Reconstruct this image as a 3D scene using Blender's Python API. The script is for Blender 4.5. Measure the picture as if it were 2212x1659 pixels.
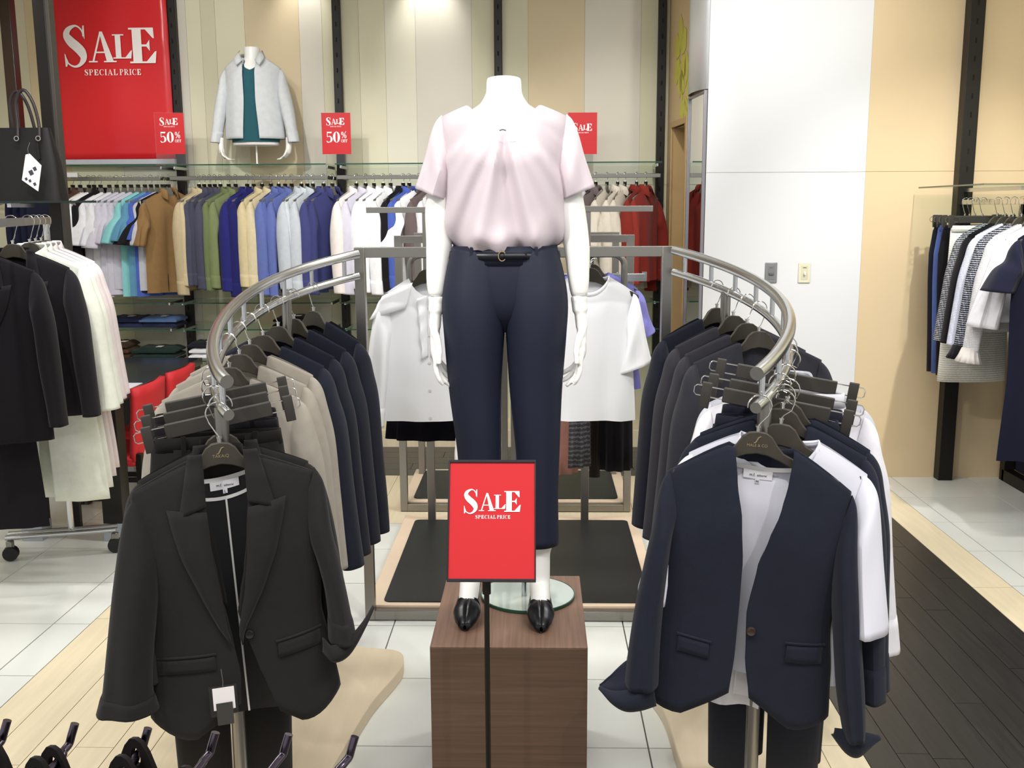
import bpy, bmesh, math, random
from mathutils import Vector, Matrix
random.seed(7)
for o in list(bpy.data.objects): bpy.data.objects.remove(o)
SC = bpy.context.scene
COL = SC.collection
# ------------------------------------------------------------------ camera
IMG_W, IMG_H, FPX = 2212.0, 1659.0, 2180.0
PITCH = math.atan(379/FPX); YAW = math.atan(57*math.cos(PITCH)/FPX); ROLL = math.radians(.3); EYE = 1.61
fwd = Vector((-math.sin(YAW)*math.cos(PITCH), math.cos(YAW)*math.cos(PITCH), -math.sin(PITCH)))
r0 = Vector((math.cos(YAW), math.sin(YAW), 0)); u0 = r0.cross(fwd)
rgt = r0*math.cos(ROLL)-u0*math.sin(ROLL); upv = u0*math.cos(ROLL)+r0*math.sin(ROLL)
cam = bpy.data.cameras.new('camera'); camo = bpy.data.objects.new('camera', cam); COL.objects.link(camo)
cam.sensor_fit = 'HORIZONTAL'; cam.sensor_width = 36; cam.lens = 36*FPX/IMG_W; cam.clip_start = .02
mw = Matrix((rgt, upv, -fwd)).transposed().to_4x4(); mw.translation = (0, 0, EYE); camo.matrix_world = mw
SC.camera = camo
def at(px, py, Y):
    """world point seen at a photo pixel, at depth Y metres into the shop"""
    d = fwd+rgt*((px-IMG_W/2)/FPX)-upv*((py-IMG_H/2)/FPX)
    return Vector((0, 0, EYE))+d*(Y/d.y)
def atz(px, py, z=0.):
    d = fwd+rgt*((px-IMG_W/2)/FPX)-upv*((py-IMG_H/2)/FPX)
    return Vector((0, 0, EYE))+d*((z-EYE)/d.z)
# ------------------------------------------------------------------ light, exposure
vs = SC.view_settings; vs.view_transform = 'Standard'; vs.look = 'None'; vs.gamma = 1; vs.use_curve_mapping = False
vs.exposure = .1
wd = bpy.data.worlds.new('shop_daylight'); SC.world = wd; wd.use_nodes = True
wd.node_tree.nodes['Background'].inputs[0].default_value = (1, .997, .985, 1)
wd.node_tree.nodes['Background'].inputs[1].default_value = .8
CEIL = 3.35
def area(x, y, w, h, e, col=(1, .992, .98), z=CEIL-.02):
    l = bpy.data.lights.new('ceiling_fill_light', 'AREA'); l.shape = 'RECTANGLE'; l.size = w; l.size_y = h; l.energy = e; l.color = col
    o = bpy.data.objects.new('ceiling_fill_light', l); COL.objects.link(o); o.location = (x, y, z); return o
def spot(x, y, tx, ty, tz, e, ang=50, blend=.6, rad=.04, col=(1, .975, .925)):
    l = bpy.data.lights.new('ceiling_spot_light', 'SPOT'); l.energy = e; l.spot_size = math.radians(ang); l.spot_blend = blend
    l.shadow_soft_size = rad; l.color = col
    o = bpy.data.objects.new('ceiling_spot_light', l); COL.objects.link(o); o.location = (x, y, CEIL-.08)
    o.rotation_euler = (Vector((tx, ty, tz))-o.location).to_track_quat('-Z', 'Y').to_euler(); return o
for x, y, e in ((-1.9, 1.2, 34), (0, 1.0, 38), (1.9, 1.2, 34), (-1.9, 4.0, 44), (.0, 4.4, 26), (1.7, 4.0, 40)):
    area(x, y, 1.2, .3, e)  # unseen overhead panels added as soft fill for the whole shop
# spots on the figures and washing the walls
spot(-1.5, 1.2, -.12, 2.7, 1.8, 125, 30)
spot(.9, .9, -.05, 2.7, 1.3, 40, 34)
spot(-1.5, .6, -.75, 2.3, .8, 80, 42); spot(1.5, .6, .55, 2.3, .8, 80, 42)
for x, e in ((-2.9, 50), (-1.72, 60), (-.6, 66), (.45, 60)):
    spot(x, 4.7, x, 7.1, 1.5, e*1.55, 50, .95)
for px, e in ((640, 10), (920, 16)):
    hx = at(px, 0, 6.9).x; spot(hx, 6.85, hx, 7.1, 2.9, e, 70, .9)
spot(-2.2, 5.2, -2.35, 7.1, 2.7, 40, 50, .8)
spot(1.35, 4.5, 1.4, 5.95, 2.8, 48, 62, .9)
spot(2.2, 3.5, 2.25, 5.95, .9, 250, 52, .9)  # added lamp, brightens the lower part of the beige wall
spot(-1.7, 2.6, -2.2, 4.2, 1.0, 90, 60); spot(.2, 2.4, -.1, 3.9, .8, 60, 50)
# ------------------------------------------------------------------ materials
def lin(c): return tuple((v/12.92 if v <= .04045 else ((v+.055)/1.055)**2.4) for v in c)
def hexc(h): return lin(tuple(int(h[i:i+2], 16)/255 for i in (0, 2, 4)))
MATS = {}
def M(name, col, rough=.6, metal=0, spec=.5, bump=0, bscale=200, var=0, vscale=8, trans=0, emit=0, sheen=0, ior=1.45, stretch=(1, 1, 1), coat=0):
    if name in MATS: return MATS[name]
    m = bpy.data.materials.new(name); MATS[name] = m; m.use_nodes = True
    nt = m.node_tree; b = nt.nodes['Principled BSDF']; N = nt.nodes.new; Lk = nt.links.new
    c = hexc(col) if isinstance(col, str) else col
    b.inputs['Base Color'].default_value = (*c, 1); b.inputs['Roughness'].default_value = rough
    b.inputs['Metallic'].default_value = metal; b.inputs['Specular IOR Level'].default_value = spec
    b.inputs['Transmission Weight'].default_value = trans; b.inputs['IOR'].default_value = ior
    b.inputs['Sheen Weight'].default_value = sheen; b.inputs['Coat Weight'].default_value = coat
    if emit: b.inputs['Emission Color'].default_value = (*c, 1); b.inputs['Emission Strength'].default_value = emit
    tc = N('ShaderNodeTexCoord'); mp = N('ShaderNodeMapping'); Lk(tc.outputs['Object'], mp.inputs[0]); mp.inputs['Scale'].default_value = stretch
    if bump:
        n = N('ShaderNodeTexNoise'); n.inputs['Scale'].default_value = bscale; n.inputs['Detail'].default_value = 2; Lk(mp.outputs[0], n.inputs['Vector'])
        bp = N('ShaderNodeBump'); bp.inputs['Strength'].default_value = bump; bp.inputs['Distance'].default_value = .002
        Lk(n.outputs['Fac'], bp.inputs['Height']); Lk(bp.outputs[0], b.inputs['Normal'])
    if var:
        n = N('ShaderNodeTexNoise'); n.inputs['Scale'].default_value = vscale; n.inputs['Detail'].default_value = 5; Lk(mp.outputs[0], n.inputs['Vector'])
        r = N('ShaderNodeValToRGB'); e = r.color_ramp.elements
        e[0].position = .3; e[1].position = .7
        e[0].color = (*[v*(1-var) for v in c], 1); e[1].color = (*[min(1, v*(1+var)) for v in c], 1)
        Lk(n.outputs['Fac'], r.inputs[0]); Lk(r.outputs[0], b.inputs['Base Color'])
    return m
def fab(col, name=None): return M('cloth_'+(name or col), col, .88, spec=.15, bump=.25, bscale=900, var=.05, vscale=30, sheen=.08)
def silk(col): return M('silk_'+col, col, .55, spec=.3, bump=.1, bscale=700, sheen=.1)
def woven(name, c1, c2, sx, sz, thr=.5):
    """cloth whose yarn makes crossing light and dark lines"""
    if name in MATS: return MATS[name]
    m = M(name, c1, .95, spec=.1, bump=.5, bscale=260); nt = m.node_tree; b = nt.nodes['Principled BSDF']; N = nt.nodes.new; Lk = nt.links.new
    tc = N('ShaderNodeTexCoord'); w = []
    for d, s in (('Z', sz), ('X', sx)):
        t = N('ShaderNodeTexWave'); t.bands_direction = d; t.inputs['Scale'].default_value = s; t.inputs['Distortion'].default_value = 2.2; t.inputs['Detail'].default_value = 2; t.inputs['Detail Scale'].default_value = 6
        Lk(tc.outputs['Object'], t.inputs['Vector']); w.append(t)
    mx = N('ShaderNodeMath'); mx.operation = 'MULTIPLY'; Lk(w[0].outputs['Fac'], mx.inputs[0])
    mz = N('ShaderNodeMath'); mz.operation = 'MAXIMUM'; Lk(w[1].outputs['Fac'], mz.inputs[0]); mz.inputs[1].default_value = .55; Lk(mz.outputs[0], mx.inputs[1])
    r = N('ShaderNodeValToRGB'); e = r.color_ramp.elements; e[0].position = thr-.12; e[1].position = thr+.12
    e[0].color = (*hexc(c1), 1); e[1].color = (*hexc(c2), 1); Lk(mx.outputs[0], r.inputs[0]); Lk(r.outputs[0], b.inputs['Base Color'])
    return m
chrome = M('brushed_steel', 'c6c8ca', .22, metal=1)
chrome_dark = M('dark_steel', '8b8984', .3, metal=1)
wire = M('chrome_wire', 'd2d0cc', .15, metal=1)
satin = M('satin_frame_steel', '96938e', .36, metal=1)
black_metal = M('black_metal', '17130f', .45, spec=.4)
gun_metal = M('gunmetal', '5d5562', .2, metal=1)
hang_wood = M('dark_hanger_wood', '3d3830', .45, spec=.4, var=.12, vscale=20)
hang_edge = M('hanger_gold_print', '8d7f62', .4)
clipblack = M('clip_bar_plastic', '3a3733', .5, spec=.4)
grey_plastic = M('grey_hanger_plastic', '6d6b62', .45)
tile_m = M('glazed_floor_tile', 'e2e4de', .22, spec=.5, var=.025, vscale=3)
grout_m = M('grout', '6d6a62', .9)
lwood = M('light_maple_plank', 'e3d5b6', .38, spec=.4, var=.06, vscale=4, stretch=(9, .8, 1))
dwood = M('dark_stained_plank', '312f2d', .3, spec=.5, var=.22, vscale=5, stretch=(12, .8, 1), bump=.15, bscale=60)
plinth_m = M('maple_plinth_veneer', 'e2d1b4', .45, spec=.4, var=.04, vscale=4, stretch=(6, .8, 1))
walnut = M('walnut_laminate', '5e4a3c', .5, spec=.35, var=.16, vscale=5, stretch=(.7, 1.2, 26))
walnut_top = M('walnut_laminate_top', '7c6050', .45, spec=.35, var=.2, vscale=5, stretch=(30, .7, 1))
def pane_mat(name, tint, gloss):
    """thin clear sheet: light passes straight through, with a faint mirror sheen"""
    m = bpy.data.materials.new(name); MATS[name] = m; m.use_nodes = True; nt = m.node_tree; N = nt.nodes.new
    nt.nodes.remove(nt.nodes['Principled BSDF']); tr = N('ShaderNodeBsdfTransparent'); tr.inputs[0].default_value = (*tint, 1)
    gl = N('ShaderNodeBsdfGlossy'); gl.inputs['Roughness'].default_value = .03; mx = N('ShaderNodeMixShader'); mx.inputs[0].default_value = gloss
    nt.links.new(tr.outputs[0], mx.inputs[1]); nt.links.new(gl.outputs[0], mx.inputs[2]); nt.links.new(mx.outputs[0], nt.nodes['Material Output'].inputs[0]); return m
glass = pane_mat('clear_glass', (.9, .95, .93), .07)
glass_edge = M('green_glass_edge', '1d4a38', .15, spec=.6)
acrylic = pane_mat('clear_acrylic', (.97, .97, .97), .05)
red_m = M('red_poster_print', 'c4272d', .35, spec=.4)
white_m = M('white_print', 'f4eeee', .5)
mann_m = M('white_mannequin_lacquer', 'efeeea', .28, spec=.5)
wall_white = M('white_wall_panel', 'd9dbde', .6)
black_leather = M('black_leather', '0f0f13', .32, spec=.5, bump=.1, bscale=400)
mirror_m = M('mirror_silver', 'f2f4f2', .01, metal=1)
# ------------------------------------------------------------------ mesh helpers
class MB:
    def __init__(s): s.v = []; s.f = []
    def add(s, p): s.v.append(tuple(p)); return len(s.v)-1
    def grid(s, rows, closeu=False, flip=False):
        n = len(rows[0]); b = len(s.v)
        for r in rows: s.v.extend(tuple(p) for p in r)
        for i in range(len(rows)-1):
            for j in range(n if closeu else n-1):
                k = (j+1) % n
                q = (b+i*n+j, b+i*n+k, b+(i+1)*n+k, b+(i+1)*n+j)
                s.f.append(q[::-1] if flip else q)
        return s
    def poly(s, pts):
        b = len(s.v); s.v.extend(tuple(p) for p in pts); s.f.append(tuple(range(b, b+len(pts)))); return s
    def box(s, c, d, rz=0):
        b = len(s.v); ca, sa = math.cos(rz), math.sin(rz)
        for z in (-.5, .5):
            for x, y in ((-.5, -.5), (.5, -.5), (.5, .5), (-.5, .5)):
                X, Y = x*d[0], y*d[1]
                s.v.append((c[0]+X*ca-Y*sa, c[1]+X*sa+Y*ca, c[2]+z*d[2]))
        for q in ((3, 2, 1, 0), (4, 5, 6, 7), (0, 1, 5, 4), (1, 2, 6, 5), (2, 3, 7, 6), (3, 0, 4, 7)): s.f.append(tuple(b+i for i in q))
        return s
    def span(s, a, b): return s.box([(a[i]+b[i])/2 for i in range(3)], [abs(b[i]-a[i]) for i in range(3)])
    def bar(s, a, b, w, h=None):
        """rectangular bar between two points"""
        a = Vector(a); b = Vector(b); t = (b-a).normalized(); h = h or w
        sd = t.cross(Vector((0, 0, 1))); sd = sd.normalized() if sd.length > 1e-3 else Vector((1, 0, 0)); n = sd.cross(t)
        rows = [[p+sd*(x*w/2)+n*(y*h/2) for x, y in ((-1, -1), (1, -1), (1, 1), (-1, 1))] for p in (a, b)]
        k = len(s.v); s.grid(rows, True); s.f.append((k+3, k+2, k+1, k)); s.f.append((k+4, k+5, k+6, k+7)); return s
    def tube(s, path, r, n=10, cap=True, closed=False, fn=None):
        P = [Vector(p) for p in path]; R = r if isinstance(r, (list, tuple)) else [r]*len(P)
        T = []
        for i in range(len(P)):
            a = P[(i-1) % len(P)] if (i > 0 or closed) else P[0]; b = P[(i+1) % len(P)] if (i < len(P)-1 or closed) else P[-1]
            T.append((b-a).normalized())
        ref = Vector((0, 0, 1)) if abs(T[0].z) < .9 else Vector((1, 0, 0))
        nrm = (ref-T[0]*ref.dot(T[0])).normalized(); rows = []
        for i, p in enumerate(P):
            nrm = (nrm-T[i]*nrm.dot(T[i])).normalized(); bn = T[i].cross(nrm)
            rr = R[i] if isinstance(R[i], (list, tuple)) else (R[i], R[i])
            ms = [fn(i/(len(P)-1), 2*math.pi*k/n) if fn else 1 for k in range(n)]
            rows.append([p+nrm*(rr[0]*ms[k]*math.cos(2*math.pi*k/n))+bn*(rr[1]*ms[k]*math.sin(2*math.pi*k/n)) for k in range(n)])
        if closed: rows.append(rows[0])
        k = len(s.v); s.grid(rows, True)
        if cap and not closed:
            s.f.append(tuple(k+i for i in range(n))[::-1]); e = k+(len(rows)-1)*n; s.f.append(tuple(e+i for i in range(n)))
        return s
    def loft(s, secs, n=20, cap=True, fn=None, power=2.):
        """secs: (centre, rx, ry) rings, roughly horizontal, axis a towards +x"""
        P = [Vector(c) for c, _, _ in secs]; rows = []
        for i, (c, rx, ry) in enumerate(secs):
            t = (P[min(i+1, len(P)-1)]-P[max(i-1, 0)]).normalized()
            a = Vector((1, 0, 0)); a = (a-t*a.dot(t)).normalized(); b = t.cross(a); row = []
            for k in range(n):
                th = 2*math.pi*k/n; cx, cy = math.cos(th), math.sin(th)
                if power != 2: cx = math.copysign(abs(cx)**(2/power), cx); cy = math.copysign(abs(cy)**(2/power), cy)
                m = fn(i/(len(secs)-1), th) if fn else 1
                row.append(P[i]+a*(rx*cx*m)+b*(ry*cy*m))
            rows.append(row)
        k = len(s.v); s.grid(rows, True)
        if cap: s.f.append(tuple(k+i for i in range(n))[::-1]); e = k+(len(rows)-1)*n; s.f.append(tuple(e+i for i in range(n)))
        return s
    def prism(s, poly, fa, fb):
        """extrude a 2-D outline between two placing functions"""
        n = len(poly); k = len(s.v); s.v.extend(tuple(fa(p)) for p in poly); s.v.extend(tuple(fb(p)) for p in poly)
        s.f.append(tuple(range(k, k+n))); s.f.append(tuple(range(k+2*n-1, k+n-1, -1)))
        for i in range(n): j = (i+1) % n; s.f.append((k+j, k+i, k+n+i, k+n+j))
        return s
    def lathe(s, prof, n=24, c=(0, 0, 0)):
        return s.grid([[(c[0]+r*math.cos(2*math.pi*k/n), c[1]+r*math.sin(2*math.pi*k/n), c[2]+z) for k in range(n)] for r, z in prof], True)
    def mesh(s, name, smooth=True, ang=40):
        me = bpy.data.meshes.new(name); me.from_pydata(s.v, [], s.f); me.update()
        bm = bmesh.new(); bm.from_mesh(me); bmesh.ops.recalc_face_normals(bm, faces=bm.faces[:]); bm.to_mesh(me); bm.free()
        if smooth:
            me.polygons.foreach_set('use_smooth', [True]*len(me.polygons)); me.set_sharp_from_angle(angle=math.radians(ang))
        return me
    def build(s, name, mat, parent=None, smooth=True, bev=0, sol=0, sub=0, ang=40, world=False):
        o = bpy.data.objects.new(name, s.mesh(name, smooth, ang)); COL.objects.link(o); o.data.materials.append(mat)
        if parent: o.parent = parent
        if world: o.location = -Vector(parent.location)
        if sol: md = o.modifiers.new('thickness', 'SOLIDIFY'); md.thickness = sol; md.offset = 0
        if bev: md = o.modifiers.new('bevel', 'BEVEL'); md.width = bev; md.segments = 2; md.limit_method = 'ANGLE'
        if sub: md = o.modifiers.new('smooth', 'SUBSURF'); md.levels = sub; md.render_levels = sub
        return o
def tag(o, label=None, cat=None, group=None, kind=None):
    if label: o['label'] = label
    if cat: o['category'] = cat
    if group: o['group'] = group
    if kind: o['kind'] = kind
    return o
def thing(name, label, cat, loc=(0, 0, 0), rz=0, group=None, tilt=0):
    o = bpy.data.objects.new(name, None); COL.objects.link(o); o.empty_display_size = .05
    o.location = loc; o.rotation_euler = (0, tilt, rz); return tag(o, label, cat, group)
def struct(name, mb, mat, **k): return tag(mb.build(name, mat, **k), kind='structure')
def copy_tree(o, parent=None):
    c = o.copy(); COL.objects.link(c); c.parent = parent
    for ch in list(o.children): copy_tree(ch, c)
    return c
def interp(tab, t):
    if t <= tab[0][0]: return tab[0][1]
    for (a, x), (b, y) in zip(tab, tab[1:]):
        if t <= b: u = (t-a)/(b-a) if b > a else 0; u = u*u*(3-2*u)*.5+u*.5; return x+(y-x)*u
    return tab[-1][1]
ORD = 'first second third fourth fifth sixth seventh eighth ninth tenth eleventh twelfth thirteenth fourteenth fifteenth sixteenth seventeenth eighteenth nineteenth twentieth'.split()
def smooth_path(pts, n=6, closed=False):
    P = [Vector(p) for p in pts]; out = []; m = len(P)
    for i in range(m if closed else m-1):
        g = lambda k: P[k % m] if closed else P[max(0, min(m-1, k))]
        p0, p1, p2, p3 = g(i-1), g(i), g(i+1), g(i+2)
        for k in range(n):
            t = k/n; out.append(.5*((2*p1)+(p2-p0)*t+(2*p0-5*p1+4*p2-p3)*t*t+(3*p1-p0-3*p2+p3)*t**3))
    if not closed: out.append(P[-1])
    return out
# ------------------------------------------------------------------ lettering (serif capitals drawn as outlines)
def ribbon(pts, n=5):
    P = smooth_path([(x, y, w) for x, y, w in pts], n); out = []
    L = []; Rr = []
    for i, p in enumerate(P):
        a = P[max(0, i-1)]; b = P[min(len(P)-1, i+1)]; d = Vector((b.x-a.x, b.y-a.y)); d = d.normalized() if d.length > 0 else Vector((1, 0))
        L.append((p.x-d.y*p.z, p.y+d.x*p.z)); Rr.append((p.x+d.y*p.z, p.y-d.x*p.z))
    for i in range(len(P)-1): out.append([L[i], L[i+1], Rr[i+1], Rr[i]])
    return out
def rc(a, b, c, d): return [(a, b), (c, b), (c, d), (a, d)]
def oval(w, thin, thick):
    pts = [(w/2+(w/2-.03)*math.cos(a), .5+.49*math.sin(a), thin+(thick-thin)*abs(math.cos(a))**1.5) for a in [2*math.pi*k/16 for k in range(17)]]
    pts = [(x if abs(math.cos(2*math.pi*i/16)) < .3 else x-math.copysign(wd_, x-w/2)*.8, y, wd_) for i, (x, y, wd_) in enumerate(pts)]
    return ribbon(pts, 3)
def glyph(c):
    if c == 'I': return .36, [rc(.08, 0, .28, 1), rc(0, 0, .36, .05), rc(0, .95, .36, 1)]
    if c == 'L': return .7, [rc(.1, 0, .3, 1), rc(0, 0, .66, .05), rc(0, .95, .42, 1), [(.45, .05), (.66, 0), (.7, .34), (.66, .33)]]
    if c in 'EF':
        g = [rc(.09, 0, .34, 1), rc(0, .95, .68, 1), [(.46, .95), (.68, 1), (.69, .7), (.65, .71)], rc(.3, .47, .53, .53), [(.45, .5), (.56, .66), (.56, .34)]]
        if c == 'E': g += [rc(0, 0, .7, .05), [(.46, .05), (.7, 0), (.74, .34), (.7, .33)]]
        else: g += [rc(0, 0, .44, .05)]
        return .76, g
    if c == 'A': return .9, [[(.11, 0), (.17, 0), (.45, .93), (.41, 1)], [(.4, 1), (.5, 1), (.84, 0), (.6, 0)], rc(0, 0, .29, .045), rc(.5, 0, .92, .045), rc(.22, .3, .62, .35)]
    if c in 'PR':
        g = [rc(.09, 0, .29, 1), rc(0, 0, .4, .05), rc(0, .95, .4, 1)]+ribbon([(.28, .975, .025), (.5, .95, .04), (.6, .74, .09), (.5, .53, .04), (.28, .5, .025)])
        if c == 'R': g += [[(.36, .5), (.5, .5), (.84, 0), (.6, 0)], rc(.6, 0, .9, .045)]
        return (.9 if c == 'R' else .74), g
    if c == 'C': return .84, ribbon([(.74, .72, .012), (.66, .92, .025), (.46, .975, .022), (.22, .85, .07), (.13, .5, .1), (.22, .15, .07), (.46, .025, .022), (.66, .08, .025), (.78, .28, .012)])+[[(.72, .98), (.76, .98), (.76, .66), (.7, .72)]]
    if c in 'O0Q': return (.62 if c == '0' else .95), oval(.62 if c == '0' else .95, .02, .1)
    if c == 'S': return .66, ribbon([(.57, .7, .012), (.53, .87, .02), (.38, .975, .022), (.19, .9, .06), (.12, .76, .09), (.22, .61, .115), (.38, .48, .12), (.5, .35, .115), (.53, .2, .08), (.42, .06, .04), (.26, .022, .022), (.1, .12, .018), (.045, .31, .012)])+[[(.56, .98), (.6, .98), (.6, .66), (.54, .74)], [(.04, .02), (.08, .02), (.12, .14), (.03, .34)]]
    if c == '5': return .6, ribbon([(.06, .16, .02), (.14, .04, .05), (.3, .03, .03), (.45, .12, .07), (.5, .32, .09), (.42, .52, .06), (.28, .58, .03), (.12, .5, .015)])+[rc(.1, .5, .15, 1), [(.1, 1), (.54, 1), (.5, .86), (.1, .88)]]
    if c == 'T': return .8, [rc(.3, 0, .5, 1), rc(.2, 0, .6, .05), rc(0, .95, .8, 1), [(0, 1), (.2, .95), (.04, .7), (0, .7)], [(.8, 1), (.6, .95), (.76, .7), (.8, .7)]]
    return .3, []
LK = [0]
def lay(mb, pts, place):
    """each stroke sits a hair above the one before, so crossing strokes never share a plane"""
    o = Vector(place(0, 0)); n = (Vector(place(1, 0))-o).cross(Vector(place(0, 1))-o).normalized(); LK[0] = (LK[0]+1) % 60
    mb.poly([Vector(place(a, b))+n*(LK[0]*1.5e-5) for a, b in pts])
def word(mb, s, place, x0, y0, h, gap=.12, w=None):
    """letters of height h from (x0, y0); place maps (x, y) to a point"""
    tot = sum(glyph(c)[0] for c in s)+gap*(len(s)-1); k = h if w is None else w/tot; x = x0
    for c in s:
        gw, polys = glyph(c)
        for p in polys: lay(mb, [(x+a*k, y0+b*h) for a, b in p], place)
        x += (gw+gap)*k
def one(mb, c, place, x0, y0, w, h):
    gw, polys = glyph(c)
    for p in polys: lay(mb, [(x0+a*w/gw, y0+b*h) for a, b in p], place)
def sale(mb, place, x0, y0, s):
    one(mb, 'S', place, x0, y0, .61*s, s); one(mb, 'A', place, x0+.62*s, y0+.116*s, .67*s, .72*s)
    one(mb, 'L', place, x0+1.23*s, y0+.2*s, .47*s, .568*s); one(mb, 'E', place, x0+1.64*s, y0+.087*s, .68*s, .83*s)
    word(mb, 'SPECIAL', place, x0+.49*s, y0-.19*s, .14*s, .12, .82*s); word(mb, 'PRICE', place, x0+1.36*s, y0-.19*s, .14*s, .12, .53*s)
def sale50(mb, place, w):
    sale(mb, place, -.34*w, .27*w, .29*w*.95)
    one(mb, '5', place, -.36*w, -.3*w, .23*w, .36*w); one(mb, '0', place, -.12*w, -.3*w, .25*w, .36*w)
    one(mb, '0', place, .17*w, -.06*w, .08*w, .12*w); one(mb, '0', place, .27*w, -.16*w, .08*w, .12*w)
    mb.poly([place(.19*w, -.16*w), place(.21*w, -.16*w), place(.34*w, .07*w), place(.32*w, .07*w)])
    word(mb, 'OFF', place, .16*w, -.3*w, .1*w, .08, .22*w)
def plain_text(s, size, mat, parent, loc, rot=(math.pi/2, 0, 0), name='lettering'):
    cu = bpy.data.curves.new(name, 'FONT'); cu.body = s; cu.size = size; cu.align_x = 'CENTER'; cu.extrude = .0002
    o = bpy.data.objects.new(name, cu); COL.objects.link(o)
    bpy.context.view_layer.update(); me = bpy.data.meshes.new_from_object(o.evaluated_get(bpy.context.evaluated_depsgraph_get()))
    bpy.data.objects.remove(o); o = bpy.data.objects.new(name, me); COL.objects.link(o); me.materials.append(mat)
    o.parent = parent; o.location = loc; o.rotation_euler = rot; return o
# ------------------------------------------------------------------ the setting
BACK, RW = 7.1, 5.97
fl = struct('floor', MB().span((-5, -2.5, -.1), (5, 8, -.012)), grout_m, smooth=False)
def piece(name, mats, x0, x1, y0, y1, g, parent, top=0., bot=-.011, cache={}):
    k = (round(x1-x0-g, 3), round(y1-y0-g, 3), mats.name)
    if k not in cache: cache[k] = MB().span((-k[0]/2, -k[1]/2, bot), (k[0]/2, k[1]/2, top)).mesh(name, False); cache[k].materials.append(mats)
    o = bpy.data.objects.new(name, cache[k]); COL.objects.link(o); o.location = ((x0+x1)/2, (y0+y1)/2, 0); o.parent = parent
    return o
GX, GY, TS = .334, 3.277, .45
def tiles(x0, x1, y0, y1):
    i = math.floor((x0-GX)/TS+1e-4)
    while GX+i*TS < x1-1e-3:
        j = math.floor((y0-GY)/TS+1e-4)
        while GY+j*TS < y1-1e-3:
            a, b = max(x0, GX+i*TS), min(x1, GX+(i+1)*TS); c, d = max(y0, GY+j*TS), min(y1, GY+(j+1)*TS)
            if b-a > .02 and d-c > .02: piece('floor_tile', tile_m, a, b, c, d, .005, fl)
            j += 1
        i += 1
tiles(-1.05, .62, 2.377, 5.03); tiles(-3.72, -1.768, 2.4, 6.4); tiles(2.034, 3.4, 3.2, RW)
def planks(x0, x1, y0, y1, n, mat, ln=1.2, along='y', gap=.0025):
    w = (x1-x0)/n if along == 'y' else (y1-y0)/n
    for i in range(n):
        p = (y0 if along == 'y' else x0)-random.random()*ln; end = y1 if along == 'y' else x1; st = y0 if along == 'y' else x0
        while p < end:
            a, b = max(p, st), min(p+ln, end)
            if b-a > .03:
                if along == 'y': piece('floor_plank', mat, x0+i*w, x0+(i+1)*w, a, b, gap, fl)
                else: piece('floor_plank', mat, a, b, y0+i*w, y0+(i+1)*w, gap, fl)
            p += ln
planks(-1.768, -1.05, 1.6, 5.03, 6, lwood, 1.3); planks(.62, .97, 1.6, 5.03, 3, lwood, 1.3); planks(.97, 1.862, 1.6, 5.45, 9, dwood, 1.3)
planks(1.862, 2.034, 1.6, RW, 1, lwood, 1.8)
planks(-1.768, .97, 5.03, 5.985, 6, lwood, 1.4); planks(-1.768, .97, 5.985, 6.74, 5, dwood, 1.4, 'x'); planks(.97, 1.862, 5.45, RW, 6, lwood, 1.4)
struct('trim_1', MB().span((-3.9, 6.74, -.01), (.9, BACK, .12)), lwood, bev=.004)
struct('ceiling', MB().span((-5, -2.5, CEIL), (5, 8, CEIL+.1)), M('ceiling_paint', 'e8e6e0', .8), smooth=False)
# back wall, papered in upright strips
wb = struct('wall_back', MB().span((-5, BACK, 0), (1.6, BACK+.12, CEIL)), M('wall_base_cream', 'd8d3b6', .8), smooth=False)
WP = {k: M('wallpaper_'+k, c, .7, var=.02, vscale=3) for k, c in dict(cream='d9d5bc', grey='d2cdc0', olive='cecab0', tan='cfbfa0', sand='d8c9a6', pale='dcd8c6').items()}
ed = [(-300, 'cream'), (60, 'sand'), (135, 'cream'), (250, 'grey'), (405, 'cream'), (437, 'olive'), (468, 'cream'), (531, 'tan'), (648, 'grey'), (697, 'olive'), (776, 'cream'), (832, 'pale'), (898, 'grey'), (1019, 'olive'), (1141, 'tan'), (1263, 'grey'), (1384, 'olive'), (1450, None)]
for (a, k), (b, _) in zip(ed, ed[1:]):
    xa, xb = at(a, 100, BACK).x, at(b, 100, BACK).x
    for z0, z1 in ((.12, 1.765), (1.768, CEIL)):
        MB().span((xa+.0007, BACK-.006, z0), (xb-.0007, BACK, z1)).build('wallpaper_panel', WP[k], wb, smooth=False)
# slotted black posts on the back wall
posts = []
for i, (px, nm) in enumerate(((382, 'beside the large sale banner'), (732, 'left of the standing mannequin'), (1077, 'straight behind the standing mannequin'), (1428, 'beside the fitting room doorway'))):
    x = at(px, 200, BACK-.03).x; posts.append(x)
    t = thing('shelving_post', 'tall black slotted shelving post '+nm, 'post', (x, BACK-.006, .12), group='black wall posts')
    MB().span((-.027, -.05, 0), (.027, 0, CEIL-.121)).build('upright', black_metal, t, bev=.003)
    s = MB()
    for z in range(24): s.span((-.004, -.0512, .5+z*.1), (.004, -.0495, .53+z*.1))
    tag(s.build('slots', M('slot_shadow_black', '050505', .9), t, smooth=False), kind='stuff')
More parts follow.
